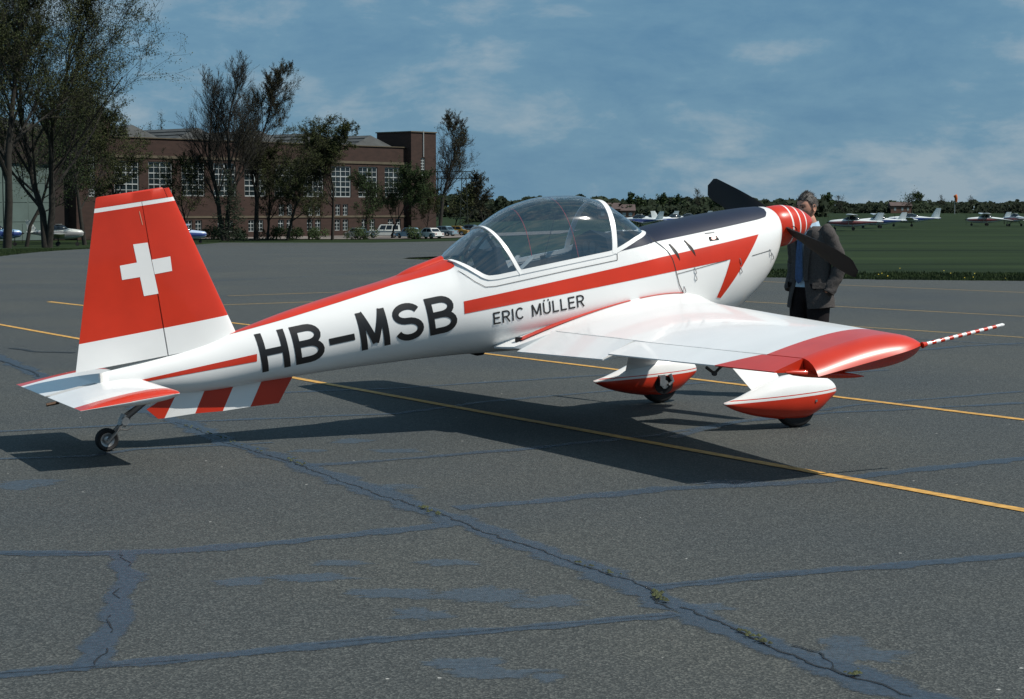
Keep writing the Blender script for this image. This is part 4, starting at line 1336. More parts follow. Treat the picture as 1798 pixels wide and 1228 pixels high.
for s in (1, -1):
    # lapel
    lp = [(1.02, .045), (1.12, .052), (1.24, .070), (1.34, .088), (1.40, .070), (1.46, .055)]
    L1 = []
    for z, w in lp:
        i = min(range(len(prof)), key=lambda q: abs(prof[q][0] - z)); rx, ry, gap = prof[i][1:]
        a = R(-90) + s * R(gap * .5)
        b = R(-90) + s * (R(gap * .5) + w / rx)
        L1.append([(rx * 1.03 * math.cos(a), .006 + ry * 1.04 * math.sin(a), z), (rx * 1.05 * math.cos(b), .0 + ry * 1.06 * math.sin(b), z + .01)])
    jk.loft(L1, closed=False)
    pa = [( .150, .01, 1.475, .062), (.192, .012, 1.44, .066), (.218, .035, 1.36, .070), (.246, .070, 1.25, .066), (.262, .090, 1.15, .064), (.250, .065, 1.06, .060), (.228, .01, .965, .055), (.220, -.01, .925, .054)]
    if s < 0: pa = [(.150, .01, 1.475, .062), (.192, .012, 1.44, .066), (.216, .03, 1.36, .070), (.240, .06, 1.25, .066), (.250, .07, 1.16, .064), (.230, .03, 1.06, .060), (.200, -.03, .975, .055), (.188, -.04, .94, .054)]
    sl_ = []
    pts = [Vector((s * x, y, z)) for x, y, z, r_ in pa]
    fine, fr2 = [], []
    for i in range(len(pts) - 1):
        for q in range(5):
            fine.append(pts[i].lerp(pts[i + 1], q / 5)); fr2.append(pa[i][3] + (pa[i + 1][3] - pa[i][3]) * q / 5)
    fine.append(pts[-1]); fr2.append(pa[-1][3])
    n0 = len(jk.v)
    jk.tube(fine, fr2, 22)
    for vi in range(n0, len(jk.v)):
        p = Vector(jk.v[vi]); kk = (vi - n0) // 22; c = fine[min(kk, len(fine) - 1)]; d_ = p - c
        wr_ = .16 * noise.noise(Vector((p.x * 9, p.y * 9, p.z * 26 + s * 3))) + .09 * noise.noise(Vector((p.x * 22, p.y * 22, p.z * 44)))
        jk.v[vi] = tuple(c + d_ * (1 + wr_))
    # pocket flap
    jk.box((s * .185, -.085, .985), (.012, .12, .05), 0, Matrix.Rotation(R(-35 * s), 3, 'Z'))
jk.build('jacket', M['tweed'], man, angle=50)
# shirt front, collar, tie
sh = MB(); rows = []
for (z, rx, ry, gap) in prof[4:]:
    rows.append([(rx * .93 * math.cos(a), .012 + ry * .95 * math.sin(a), z) for a in [R(-90 - 42 + 84 * k / 10) for k in range(11)]])
sh.loft(rows, closed=False)
for s in (1, -1):
    sh.loft([[(s * .010, -.082, 1.478), (s * .045, -.090, 1.425)], [(s * .045, -.062, 1.515), (s * .078, -.070, 1.465)], [(s * .066, -.01, 1.535), (s * .085, -.01, 1.49)], [(s * .045, .05, 1.545), (s * .055, .062, 1.50)], [(0, .066, 1.548), (0, .08, 1.505)]], closed=False)
sh.build('shirt', M['shirt'], man)
ti = MB()
tp = [(1.485, .020, -.092), (1.462, .024, -.106), (1.45, .018, -.112), (1.36, .030, -.142), (1.24, .038, -.148), (1.12, .043, -.146), (1.045, .044, -.148), (1.02, .03, -.149), (1.0, .004, -.150)]
ti.loft([[(-w, y, z), (0, y - .008, z), (w, y, z), (0, y + .004, z)] for z, w, y in tp]); ti.build('tie', M['tie'], man)

# head: sculpted ellipsoid turned and bent down towards the nose of the aeroplane
head = MB(); NZ_, NA_ = 26, 36; rows = []
for i in range(NZ_ + 1):
    ph = -math.pi / 2 + math.pi * i / NZ_
    row = []
    for k in range(NA_):
        a = 2 * math.pi * k / NA_
        x, y, z = math.cos(ph) * math.cos(a), math.cos(ph) * math.sin(a), math.sin(ph)
        fy = -y  # 1 at the face
        X, Y, Z = x * .076, y * .098, z * .122
        if Z < 0: X *= 1 - .30 * (-Z / .122) ** 1.5; Y = Y * (1 - .22 * (-Z / .122) ** 1.6) - .014 * (-Z / .122)
        if fy > .2:
            front = smooth((fy - .2) / .7)
            Y -= .026 * math.exp(-((X / .016) ** 2) - ((Z + .018) / .026) ** 2) * front * (1.15 if Z < 0 else .8)      # nose
            Y += .013 * (math.exp(-(((abs(X) - .031) / .017) ** 2) - ((Z - .012) / .013) ** 2)) * front               # eye sockets
            Y -= .006 * math.exp(-((Z - .032) / .010) ** 2) * front                                                     # brow
            Y -= .007 * math.exp(-((X / .026) ** 2) - ((Z + .060) / .010) ** 2) * front                                  # lips
            Y -= .010 * math.exp(-((X / .028) ** 2) - ((Z + .103) / .018) ** 2) * front                                  # chin
            Y -= .006 * math.exp(-(((abs(X) - .045) / .018) ** 2) - ((Z + .015) / .022) ** 2) * front                    # cheek
        row.append((X, Y, Z))
    rows.append(row)
head.loft(rows, 0)
hm = Matrix.Translation((0, -.055, 1.664)) @ Matrix.Rotation(R(0), 4, 'Z') @ Matrix.Rotation(R(9), 4, 'X')
ho = head.build('head', [M['skin'], M['lip'], M['eye']], man, angle=180); ho.matrix_local = hm
for p in ho.data.polygons:
    c = p.center
    if abs(c.z + .062) < .008 and abs(c.x) < .024 and c.y < -.08: p.material_index = 1
for s in (1, -1):
    ea = MB(); ea.loft([[(s * (.072 + .012 * q), .004 + .022 * sc * math.cos(a) + .008 * q, -.005 + .034 * sc * math.sin(a)) for a in [2 * math.pi * k / 14 for k in range(14)]] for q, sc in ((0, .8), (.6, 1), (1, .95), (.8, .6))])
    e = ea.build('ear', M['skin'], ho)
    ey = MB(); ey.loft([[(s * .031 + .013 * math.cos(a) * sc, -.083 - .004 * (1 - sc), .012 + .006 * math.sin(a) * sc) for a in [2 * math.pi * k / 12 for k in range(12)]] for sc in (1, .5, .1)])
    ey.build('eye', M['eye'], ho)
    eb = MB(); eb.tube([(s * .014, -.099, .030), (s * .03, -.098, .036), (s * .047, -.086, .031)], [.004, .005, .003], 6); eb.build('eyebrow', M['hair'], ho)
hr = MB(); rows = []
for i in range(17):
    ph = R(-8) + (math.pi / 2 - R(-8)) * i / 16
    row = []
    for k in range(48):
        a = 2 * math.pi * k / 48
        x, y, z = math.cos(ph) * math.cos(a), math.cos(ph) * math.sin(a), math.sin(ph)
        fy = -y
        low = 0.55 * smooth((fy - .05) / .55)       # hairline lifts over the forehead
        zz = max(z, low + .12 * math.sin(k * .9) * .15)
        s_ = math.sqrt(max(0, 1 - zz * zz)) / max(1e-4, math.cos(ph)) if zz > z else 1
        t_ = 1.09 + .05 * noise.noise(Vector((x * 6, y * 6, z * 6))) + .035 * noise.noise(Vector((x * 19, y * 19, z * 19)))
        row.append((x * s_ * .076 * t_, y * s_ * .098 * t_ + .006, zz * .122 * t_))
    rows.append(row)
hr.loft(rows, 0, cap0=False)
rn = random.Random(4)
for i in range(420):
    a = rn.random() * 6.28; ph = R(rn.uniform(0, 88)); x, y, z = math.cos(ph) * math.cos(a), math.cos(ph) * math.sin(a), math.sin(ph)
    if -y > .2 and z < .62: continue
    p = Vector((x * .082, y * .106 + .006, z * .132)); d = Vector((x, y + .5, z * .6)).normalized() * rn.uniform(.012, .032)
    o_ = d.cross(Vector((rn.random(), rn.random(), rn.random()))).normalized() * .0025
    hr.add([p - o_, p + o_, p + d], [(0, 1, 2)])
hr.build('hair', M['hair'], ho, angle=180, recalc=False)

# ---------------------------------------------------------------- far setting: brick hangar
M['brick'] = mat('brick', (0.036, 0.0185, 0.0135), 0.9, var=0.22, vscale=0.8, stretch=(1, 1, 3), detail=9)  # cloud shade over the hangar put into the colour, darker than real brick
M['brick_dark'] = mat('brick_dark', (0.020, 0.013, 0.011), 0.9, var=0.25, vscale=0.8, detail=9)
M['stone'] = mat('concrete_band', (0.09, 0.075, 0.05), 0.9, var=0.15, vscale=1.0)
M['wframe'] = mat('white_window_frame', (0.33, 0.36, 0.36), 0.6)  # white frames toned down too, cloud shade put into their colour
M['pane'] = mat('window_pane', (0.012, 0.020, 0.024), 0.12, spec=0.5, var=0.5, vscale=0.7)
M['roof'] = mat('sheet_roof', (0.040, 0.044, 0.044), 0.8, var=0.3, vscale=0.6, detail=8)
M['hdoor'] = mat('pale_green_door', (0.085, 0.125, 0.115), 0.7, var=0.12, vscale=0.6)
GZ = -2.15
F_A = Vector((-47.5, 233.0, 0)); F_E = Vector((0.649, 0.760, 0)); F_N = Vector((0.760, -0.649, 0))
hangar = empty('brick_hangar', (F_A.x, F_A.y, GZ), math.atan2(F_E.y, F_E.x))
tag(hangar, 'long red brick hangar with tall white-framed windows and a tower at its right end', 'building')
# local frame: x along the facade, -y towards the camera side, z up from the ground
zz = lambda w: w - GZ


def wall_with_openings(mb, x0, x1, z0, z1, ops, y=0.0, depth=0.35, mi=0):
    xs_ = sorted(set([x0, x1] + [o[0] for o in ops] + [o[1] for o in ops]))
    zs_ = sorted(set([z0, z1] + [o[2] for o in ops] + [o[3] for o in ops]))
    for a, b in zip(xs_, xs_[1:]):
        for c, d in zip(zs_, zs_[1:]):
            if any(o[0] <= a + 1e-6 and b <= o[1] + 1e-6 and o[2] <= c + 1e-6 and d <= o[3] + 1e-6 for o in ops): continue
            mb.add([(a, y, c), (b, y, c), (b, y, d), (a, y, d)], [(0, 1, 2, 3)], mi)
    for (a, b, c, d) in ops:
        mb.add([(a, y, c), (a, y + depth, c), (a, y + depth, d), (a, y, d)], [(0, 1, 2, 3)], mi)
        mb.add([(b, y, c), (b, y + depth, c), (b, y + depth, d), (b, y, d)], [(0, 1, 2, 3)], mi)
        mb.add([(a, y, d), (b, y, d), (b, y + depth, d), (a, y + depth, d)], [(0, 1, 2, 3)], mi)
        mb.add([(a, y, c), (b, y, c), (b, y + depth, c), (a, y + depth, c)], [(0, 1, 2, 3)], mi)


def window(parent, a, b, c, d, y, cols, rows, thick=0.10, thin=0.05, name='window'):
    w = MB(); yy = y + 0.2
    w.box(((a + b) / 2, yy, c + thick / 2), (b - a, .12, thick)); w.box(((a + b) / 2, yy, d - thick / 2), (b - a, .12, thick))
    for e_ in (a + thick / 2, b - thick / 2): w.box((e_, yy, (c + d) / 2), (thick, .12, d - c))
    for i in range(1, cols): w.box((a + (b - a) * i / cols, yy, (c + d) / 2), (thick if i * 2 == cols else thin, .09, d - c))
    for i in range(1, rows): w.box(((a + b) / 2, yy + .005, c + (d - c) * i / rows), (b - a, .09, thick if i % 2 == 0 else thin))
    wo = w.build(name, M['wframe'], parent, sm=False, recalc=False)
    g_ = MB()
    for i in range(cols):
        for j in range(rows):
            q0, q1 = a + (b - a) * i / cols, a + (b - a) * (i + 1) / cols; r0, r1 = c + (d - c) * j / rows, c + (d - c) * (j + 1) / rows
            g_.add([(q0, yy + .04, r0), (q1, yy + .04, r0), (q1, yy + .04, r1), (q0, yy + .04, r1)], [(0, 1, 2, 3)])
    g_.build('pane', M['pane'], wo, sm=False, recalc=False)
    return wo


WX = [-2.2 + 5.4 * i for i in range(10)]
tall = [(x - 1.95, x + 1.95, zz(3.35), zz(7.75)) for x in WX]
low = [(x - 1.35 + k * 1.6, x - .25 + k * 1.6, .75, 2.35) for x in WX for k in (0, 1)]
mids = [(x - 1.2 + k * 1.5, x - .2 + k * 1.5, zz(.75), zz(2.35)) for x in WX[5:8] for k in (0, 1)]
wm = MB()
wall_with_openings(wm, -5.4, 48.9, 0, zz(10.7), tall + low + mids)
wm.add([(-5.4, 0, zz(10.7)), (48.9, 0, zz(10.7)), (48.9, .5, zz(10.7)), (-5.4, .5, zz(10.7))], [(0, 1, 2, 3)])
wm.add([(-5.4, .5, zz(10.7)), (48.9, .5, zz(10.7)), (48.9, .5, zz(9.7)), (-5.4, .5, zz(9.7))], [(0, 1, 2, 3)])
wm.add([(54.3, .2, 0), (54.3, 46, 0), (54.3, 46, zz(10.4)), (54.3, .2, zz(10.4))], [(0, 1, 2, 3)])
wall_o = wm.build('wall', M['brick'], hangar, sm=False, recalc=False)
bd = MB()
bd.box((21.75, -.06, zz(8.35)), (54.2, .12, .35)); bd.build('lintel_band', M['stone'], wall_o, sm=False)
bd2 = MB(); bd2.box((21.75, -.05, 2.75), (54.2, .10, .28)); bd2.build('string_course', M['stone'], wall_o, sm=False)
cp = MB(); cp.box((21.75, .2, zz(10.7) + .06), (54.2, .7, .12)); cp.build('coping', M['stone'], wall_o, sm=False)
for (a, b, c, d) in tall: window(hangar, a, b, c, d, 0, 4, 6, .15, .075)
for (a, b, c, d) in low + mids: window(hangar, a, b, c, d, 0, 2, 3, .09, .05)
rf = MB()
NB_ = 5
for i in range(NB_):
    a = -5.4 + 54.3 * i / NB_; b = -5.4 + 54.3 * (i + 1) / NB_; z0 = zz(10.3); z1 = zz(12.5)
    p = [(a, 1.2, z0), (a + (b - a) * .62, 3.2, z1), (b, 1.2, z0), (a, 46, z0), (a + (b - a) * .62, 46, z1), (b, 46, z0)]
    rf.add(p, [(0, 1, 4, 3), (1, 2, 5, 4), (0, 2, 1)])
    for k in range(1, 4):
        t = k / 4
        rf.tube([(a + (b - a) * .62 * t, 1.2 + 2 * t, z0 + (z1 - z0) * t + .05), (a + (b - a) * .62 * t, 30, z0 + (z1 - z0) * t + .05)], .07, 4)
rf.build('roof', M['roof'], hangar, sm=False)


def tower(x0, x1, h_, name, win):
    t = MB(); y0, y1 = -1.1, 6.0
    a, b, c, d = win
    wall_with_openings(t, x0, x1, 0, h_, [win], y=y0)
    for x in (x0, x1): t.add([(x, y0, 0), (x, y1, 0), (x, y1, h_), (x, y0, h_)], [(0, 1, 2, 3)])
    t.add([(x0, y1, 0), (x1, y1, 0), (x1, y1, h_), (x0, y1, h_)], [(0, 1, 2, 3)])
    t.add([(x0, y0, h_), (x1, y0, h_), (x1, y1, h_), (x0, y1, h_)], [(0, 1, 2, 3)])
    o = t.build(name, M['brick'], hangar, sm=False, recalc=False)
    window(hangar, a, b, c, d, y0, 2, 14, .12, .10)
    c_ = MB(); c_.box(((x0 + x1) / 2, (y0 + y1) / 2, h_ + .08), (x1 - x0 + .3, y1 - y0 + .3, .16)); c_.build('coping', M['stone'], o, sm=False)
    return o


tw1 = tower(48.9, 54.3, zz(13.0), 'tower', (51.0, 51.9, zz(3.2), zz(9.3)))
tower(-10.8, -5.4, zz(13.0), 'tower', (-8.9, -7.9, zz(3.2), zz(9.3)))
dp = MB(); dp.tube([(51.45, -1.2, zz(9.4)), (51.45, -1.2, zz(13.3))], .10, 6); dp.build('downpipe', M['wframe'], hangar)
ax_ = MB()
wall_with_openings(ax_, -48, -10.8, 0, zz(11.2), [(-34, -13, 0, zz(7.2))], y=.4, depth=.5)
ax_.add([(-48, .4, 0), (-48, 46, 0), (-48, 46, zz(11.2)), (-48, .4, zz(11.2))], [(0, 1, 2, 3)])
ax_.add([(-48, 46, 0), (54.3, 46, 0), (54.3, 46, zz(10.3)), (-48, 46, zz(10.3))], [(0, 1, 2, 3)])
ax_.build('wall', M['brick_dark'], hangar, sm=False, recalc=False)
for i in range(6):
    d_ = MB(); a = -34 + 3.5 * i
    d_.box((a + 1.75, .75 + .08 * (i % 2), zz(7.2) / 2), (3.42, .12, zz(7.2) - .05))
    for k in range(1, 4): d_.box((a + 1.75, .68 + .08 * (i % 2), zz(7.2) * k / 4), (3.2, .06, .12))
    d_.build('hangar_door', M['hdoor'], hangar, sm=False)
r2 = MB(); r2.add([(-48, .4, zz(11.2)), (-29, .4, zz(14)), (-10.8, .4, zz(11.2)), (-48, 46, zz(11.2)), (-29, 46, zz(14)), (-10.8, 46, zz(11.2))], [(0, 1, 4, 3), (1, 2, 5, 4), (0, 2, 1)])
r2.build('roof', M['roof'], hangar, sm=False)

# ---------------------------------------------------------------- trees
M['bark'] = mat('bark', (0.020, 0.018, 0.014), 0.95, var=0.35, vscale=3)
M['leaf_spring'] = mat('spring_leaf', (0.040, 0.048, 0.015), 0.7, var=0.5, vscale=0.5, spec=0.2)
M['leaf_green'] = mat('green_leaf', (0.028, 0.048, 0.014), 0.7, var=0.5, vscale=0.5, spec=0.2)
M['leaf_brown'] = mat('bud_leaf', (0.034, 0.032, 0.015), 0.8, var=0.45, vscale=0.5, spec=0.2)
M['needle'] = mat('needle', (0.010, 0.018, 0.008), 0.8, var=0.4, vscale=0.8, spec=0.2)


def leaf_cloud(lf, tips, n, size, cluster, seed):
    rg = np.random.default_rng(seed)
    P = np.array([tuple(t[0]) for t in tips]); S = np.array([t[1] for t in tips])
    ix = rg.integers(0, len(P), n)
    c = P[ix] + rg.normal(size=(n, 3)) * (S[ix] * .55 * cluster)[:, None]
    s = size * rg.uniform(.5, 1.15, n)[:, None]
    u = rg.normal(size=(n, 3)); u /= np.linalg.norm(u, axis=1)[:, None]
    w = rg.normal(size=(n, 3)); v = np.cross(u, w); v /= np.linalg.norm(v, axis=1)[:, None] + 1e-9
    q = np.stack([c - u * s * .5, c + v * s * .28, c + u * s * .5, c - v * s * .28], 1).reshape(-1, 3)
    o = len(lf.v)
    lf.v += q.tolist(); lf.f += (np.arange(4 * n).reshape(-1, 4) + o).tolist(); lf.m += [0] * n


def tree(name, label, loc, H, spread, seed, leaf=M['leaf_spring'], n_leaf=6000, lsize=0.22, lean=(0, 0), fork=1, clear=0.22, upw=0.55, depth=4, droop=0.0, thick=1.0, group=None, cluster=0.5, n0=13, slim=1.0):
    rn = random.Random(seed)
    root = empty(name, (loc[0], loc[1], terrain(loc[0], loc[1]) - 0.08 if loc[1] < 215 or True else 0))
    tag(root, label, 'tree', group)
    wood = MB(); tips = []

    def grow(p, d, L, r_, lev):
        k = 6 if lev == 0 else max(2, int(4 - lev * .5)); pts = [p.copy()]; rad = [r_]; q = p.copy(); dd = d.copy()
        for i in range(k):
            dd = (dd + Vector((rn.gauss(0, .13), rn.gauss(0, .13), rn.gauss(0, .07) + .06 * upw - droop * (lev >= 2) * .25))).normalized()
            q = q + dd * L / k; pts.append(q.copy()); rad.append(r_ * (1 - (.90 if lev == 0 else .62) * (i + 1) / k))
        wood.tube(pts, rad, 7 if lev == 0 else (5 if lev == 1 else (4 if lev == 2 else 3)), caps=False)
        if lev >= depth - 1:
            for i in range(1, len(pts)): tips.append((pts[i], L / k))
        if lev >= depth: return
        n = {0: n0, 1: 7, 2: 5, 3: 5}.get(lev, 3)
        for c in range(n):
            t = (clear + (1 - clear) * (c + rn.random()) / n) if lev == 0 else (.25 + .75 * (c + rn.random()) / n)
            f = t * k; i = min(k - 1, int(f)); b = pts[i].lerp(pts[i + 1], f - i); rb_ = rad[i] + (rad[i + 1] - rad[i]) * (f - i)
            az = rn.random() * 6.283
            base = (pts[i + 1] - pts[i]).normalized()
            side = base.orthogonal().normalized(); side.rotate(Matrix.Rotation(az, 3, base))
            ang = rn.uniform(.45, .95) * slim if lev else rn.uniform(.5, .95) * (1.1 - .35 * t) * slim
            nd = (base * math.cos(ang) + side * math.sin(ang)); nd.z += .15 * upw; nd.normalize()
            if lev == 0: ll = spread * rn.uniform(.75, 1.15) * (1.05 - .62 * ((t - clear) / (1 - clear)) ** 1.3)
            else: ll = L * rn.uniform(.38, .62)
            grow(b, nd, ll, max(.014, rb_ * rn.uniform(.42, .6)), lev + 1)

    for fk in range(fork):
        a = 6.28 * fk / max(1, fork) + rn.random()
        off = Vector((math.cos(a), math.sin(a), 0)) * (.22 if fork > 1 else 0)
        grow(Vector((0, 0, 0)) + off * .6, Vector((lean[0] + off.x * .9, lean[1] + off.y * .9, 1)).normalized(), H * (1 - .12 * fk), H * .0165 * thick, 0)
    wood.build('trunk', M['bark'], root, angle=60, recalc=False)
    lf = MB(); leaf_cloud(lf, tips, n_leaf, lsize, cluster, seed)
    lf.build('crown', leaf, root, sm=False, recalc=False)
    return root


def conifer(name, label, loc, H, Rr, seed, group=None):
    rn = random.Random(seed); root = empty(name, (loc[0], loc[1], terrain(*loc) - .08)); tag(root, label, 'tree', group)
    w = MB(); w.tube([(0, 0, 0), (0, 0, H * .5), (0, 0, H * .98)], [H * .016, H * .011, .01], 6); lf = MB()
    for i in range(int(70)):
        t = (i + rn.random()) / 70; z = H * (.06 + .92 * t); L = Rr * (1 - t) ** .8 * rn.uniform(.75, 1.1) + .12; a = rn.random() * 6.28
        d = Vector((math.cos(a), math.sin(a), -.12)); w.tube([(0, 0, z), Vector((0, 0, z)) + d * L], [.035, .008], 3, caps=False)
        for k in range(int(46 * L / Rr) + 10):
            q = rn.random() ** .6; c = Vector((0, 0, z)) + d * L * q + Vector((rn.gauss(0, .16), rn.gauss(0, .16), rn.gauss(0, .13))) * (1 + .3 * Rr)
            s = rn.uniform(.15, .34); u_ = (d + Vector((rn.gauss(0, .5), rn.gauss(0, .5), rn.gauss(0, .4)))).normalized(); v_ = u_.orthogonal().normalized()
            lf.add([c - u_ * s * .6, c + v_ * s * .22, c + u_ * s * .6, c - v_ * s * .22], [(0, 1, 2, 3)])
    w.build('trunk', M['bark'], root, recalc=False); lf.build('crown', M['needle'], root, sm=False, recalc=False)
    return root


def bush(name, label, loc, rx, rz, seed, n=1600, leaf=None, ls=.22, group=None, cat='bush'):
    rn = random.Random(seed); root = empty(name, (loc[0], loc[1], terrain(*loc) - .08)); tag(root, label, cat, group)
    st_ = MB(); lf = MB()
    lob = [(Vector((rn.gauss(0, .45) * rx, rn.gauss(0, .4) * rx, rz * rn.uniform(.25, .75))), rn.uniform(.35, .6)) for _ in range(7)]
    for c, k in lob: st_.tube([(rn.uniform(-.1, .1), rn.uniform(-.1, .1), 0), c * .6, c + Vector((0, 0, .2 * rz))], [.05, .03, .01], 4, caps=False)
    for i in range(n):
        c, k = lob[int(rn.random() * len(lob))]
        d = Vector((rn.gauss(0, 1), rn.gauss(0, 1), rn.gauss(0, 1))).normalized() * rn.random() ** .45
        p = c + Vector((d.x * rx * k, d.y * rx * k, d.z * rz * k)); p.z = max(.05, p.z); s = ls * rn.uniform(.5, 1.2)
        u_ = Vector((rn.gauss(0, 1), rn.gauss(0, 1), rn.gauss(0, 1))).normalized(); v_ = u_.orthogonal().normalized()
        lf.add([p - u_ * s * .5, p + v_ * s * .32, p + u_ * s * .5, p - v_ * s * .32], [(0, 1, 2, 3)])
    st_.build('stem', M['bark'], root, recalc=False); lf.build('foliage', leaf or M['leaf_green'], root, sm=False, recalc=False)
    return root


def X(u, d): return at_depth(u, d)


G1 = 'tall trees beside the hangar'
tree('broadleaf_tree', 'big forked spring tree left of the tail fin with a spreading crown', (X(84, 150), 150), 19.5, 9.0, 3, M['leaf_spring'], 95000, .145, (.03, 0), 2, .18, .75, 4, group=G1, n0=18, slim=.9)
tree('broadleaf_tree', 'tall tree at the left edge with its straight dark trunk', (X(14, 140), 140), 21.5, 8.0, 8, M['leaf_spring'], 60000, .15, (0, 0), 1, .18, .75, 4, group=G1, n0=18, slim=.9)
tree('broadleaf_tree', 'small round green tree between the fin tip and the big forked tree', (X(212, 205), 205), 13.0, 5.6, 14, M['leaf_spring'], 42000, .18, (0, 0), 1, .2, .7, 4, group=G1)
tree('broadleaf_tree', 'thin young tree standing between the two left trunks', (X(48, 170), 170), 12.0, 4.5, 15, M['leaf_green'], 9500, 0.170, (0, 0), 1, .25, .6, 4, group=G1)
tree('broadleaf_tree', 'dense green tree hanging over the left tower window', (X(150, 190), 190), 15.0, 6.5, 16, M['leaf_spring'], 41800, 0.156, (0, 0), 1, .2, .6, 4, group=G1)
tree('bare_tree', 'nearly bare twin-stemmed tree above the hangar roof, left of the leafy one', (X(396, 222), 222), 20.0, 6.2, 21, M['leaf_brown'], 9000, .13, (-.02, 0), 2, .22, 1.2, 4, group=G1, n0=22, slim=.72)
tree('broadleaf_tree', 'tall leafing tree above the hangar roof, just right of the bare one', (X(450, 226), 226), 19.5, 6.6, 22, M['leaf_brown'], 42000, .15, (.02, 0), 1, .18, 1.1, 4, group=G1, n0=26, slim=.74)
tree('broadleaf_tree', 'slim budding tree between the tall leafing tree and the rounded dark tree', (X(505, 224), 224), 12.0, 4.6, 23, M['leaf_spring'], 28500, 0.156, (0, 0), 1, .2, .7, 4, group=G1)
tree('broadleaf_tree', 'rounded dark tree before the middle hangar windows', (X(584, 226), 226), 12.5, 5.6, 24, M['leaf_spring'], 38000, 0.163, (0, 0), 1, .3, .6, 4, group=G1)
tree('broadleaf_tree', 'fresh green tree below the hangar tower', (X(688, 236), 236), 8.0, 4.2, 25, M['leaf_green'], 30400, 0.163, (0, 0), 1, .2, .6, 4, group=G1)
tree('broadleaf_tree', 'tall slender leaning tree just right of the hangar tower', (X(771, 250), 250), 17.0, 4.4, 26, M['leaf_brown'], 17000, .15, (.09, 0), 1, .22, 1.1, 4, group=G1, n0=24, slim=.8)
tree('broadleaf_tree', 'short spring tree left of the dark conifer', (X(330, 224), 224), 9.0, 4.2, 27, M['leaf_spring'], 17100, 0.156, (0, 0), 1, .2, .6, 4, group=G1)
tree('broadleaf_tree', 'low bushy tree behind the parked cars right of the tower', (X(748, 262), 262), 5.4, 3.4, 28, M['leaf_spring'], 17100, 0.170, (0, 0), 1, .15, .6, 4, group=G1)
tree('broadleaf_tree', 'dense dark tree right behind the conifer, below the tall pair', (X(470, 228), 228), 11.0, 4.8, 31, M['leaf_spring'], 26000, .18, (0, 0), 1, .12, .6, 4, group=G1, n0=16)
tree('broadleaf_tree', 'low twiggy tree left of the rounded dark tree', (X(543, 230), 230), 8.5, 3.8, 32, M['leaf_spring'], 14000, .17, (0, 0), 1, .15, .6, 4, group=G1, n0=16)
tree('broadleaf_tree', 'low green tree behind the white estate car', (X(645, 246), 246), 7.5, 3.8, 33, M['leaf_green'], 14000, .18, (0, 0), 1, .15, .6, 4, group=G1, n0=16)
conifer('conifer', 'dark conifer between the bare tree and the hangar wall', (X(402, 216), 216), 8.4, 2.6, 5)
G2 = 'low trees between the hangar and the far tree line'
for i, (u, d, h_, sp_, lf_, lb) in enumerate([(822, 330, 8.5, 4.0, 'leaf_brown', 'low bare-topped tree right of the lattice mast'), (848, 345, 6.5, 3.6, 'leaf_brown', 'low rounded tree touching the canopy left slope'), (798, 300, 6.0, 3.0, 'leaf_spring', 'bushy tree under the lattice mast')]):
    tree('broadleaf_tree', lb, (X(u, d), d), h_, sp_, 40 + i, M[lf_], 4200, .32, (0, 0), 1, .15, .5, 4, group=G2)
for i, (u, lb) in enumerate([(420, 'dark shrub below the leafing tree'), (560, 'round shrub below the rounded dark tree, left of the white hatchback'), (478, 'low shrub before the ground floor windows'), (372, 'shrub beside the conifer foot'), (628, 'low shrub beside the white hatchback'), (520, 'shrub in front of the slim tree'), (725, 'shrub between the cars and the tower')]):
    bush('shrub', lb, (X(u, 229), 229), 1.5, 1.6, 60 + i, 1100, group='shrubs along the hangar')
conifer('pointed_tree', 'left of two small pointed tree tops over the hangar roof', (X(268, 330), 330), 20.0, 2.4, 71)
conifer('pointed_tree', 'right of two small pointed tree tops over the hangar roof', (X(287, 330), 330), 22.0, 2.6, 72)

# far tree line: one hedge mass plus the trees that stand out of it
hm_ = MB(); rn = random.Random(77)
def far_mass(u0, u1, d, hfun, n, ls):
    for i in range(n):
        u = rn.uniform(u0, u1); dd = d + rn.uniform(-12, 25); x = X(u, dd)
        hh = hfun(u); z = terrain(x, dd) + hh * rn.random() ** .7
        s = ls * rn.uniform(.6, 1.3); c = Vector((x, dd, z))
        u_ = Vector((rn.gauss(0, 1), rn.gauss(0, .6), rn.gauss(0, .7))).normalized(); v_ = u_.orthogonal().normalized()
        hm_.add([c - u_ * s * .5, c + v_ * s * .4, c + u_ * s * .5, c - v_ * s * .4], [(0, 1, 2, 3)])
nz_ = lambda u, s: noise.noise(Vector((u * s, 7.1, 2.2)))
far_mass(820, 1400, 480, lambda u: max(1.2, 3.2 + 2.0 * nz_(u, .03) + 2.2 * nz_(u, .10)), 14000, 1.3)
far_mass(820, 1450, 560, lambda u: 5.2 + 2.2 * nz_(u, .018) + 1.5 * nz_(u, .08), 12000, 1.7)
far_mass(1380, 1980, 800, lambda u: max(1.0, 2.9 + 3.0 * nz_(u, .03) + 2.6 * nz_(u, .10)), 11000, 1.5)
far_mass(-1500, 820, 620, lambda u: 7 + 2 * nz_(u, .02), 16000, 2.2)
far_mass(1000, 2100, 1250, lambda u: 6.5 + 2.6 * nz_(u, .02) + 2.0 * nz_(u, .07), 9000, 2.6)
wood_o = hm_.build('tree_line', mat('far_foliage', (0.016, 0.024, 0.013), 0.8, var=0.5, vscale=0.05, spec=0.1), None, sm=False, recalc=False)
tag(wood_o, 'dark far-off tree line along the horizon', 'tree line', kind='stuff')
G3 = 'trees rising from the far tree line'
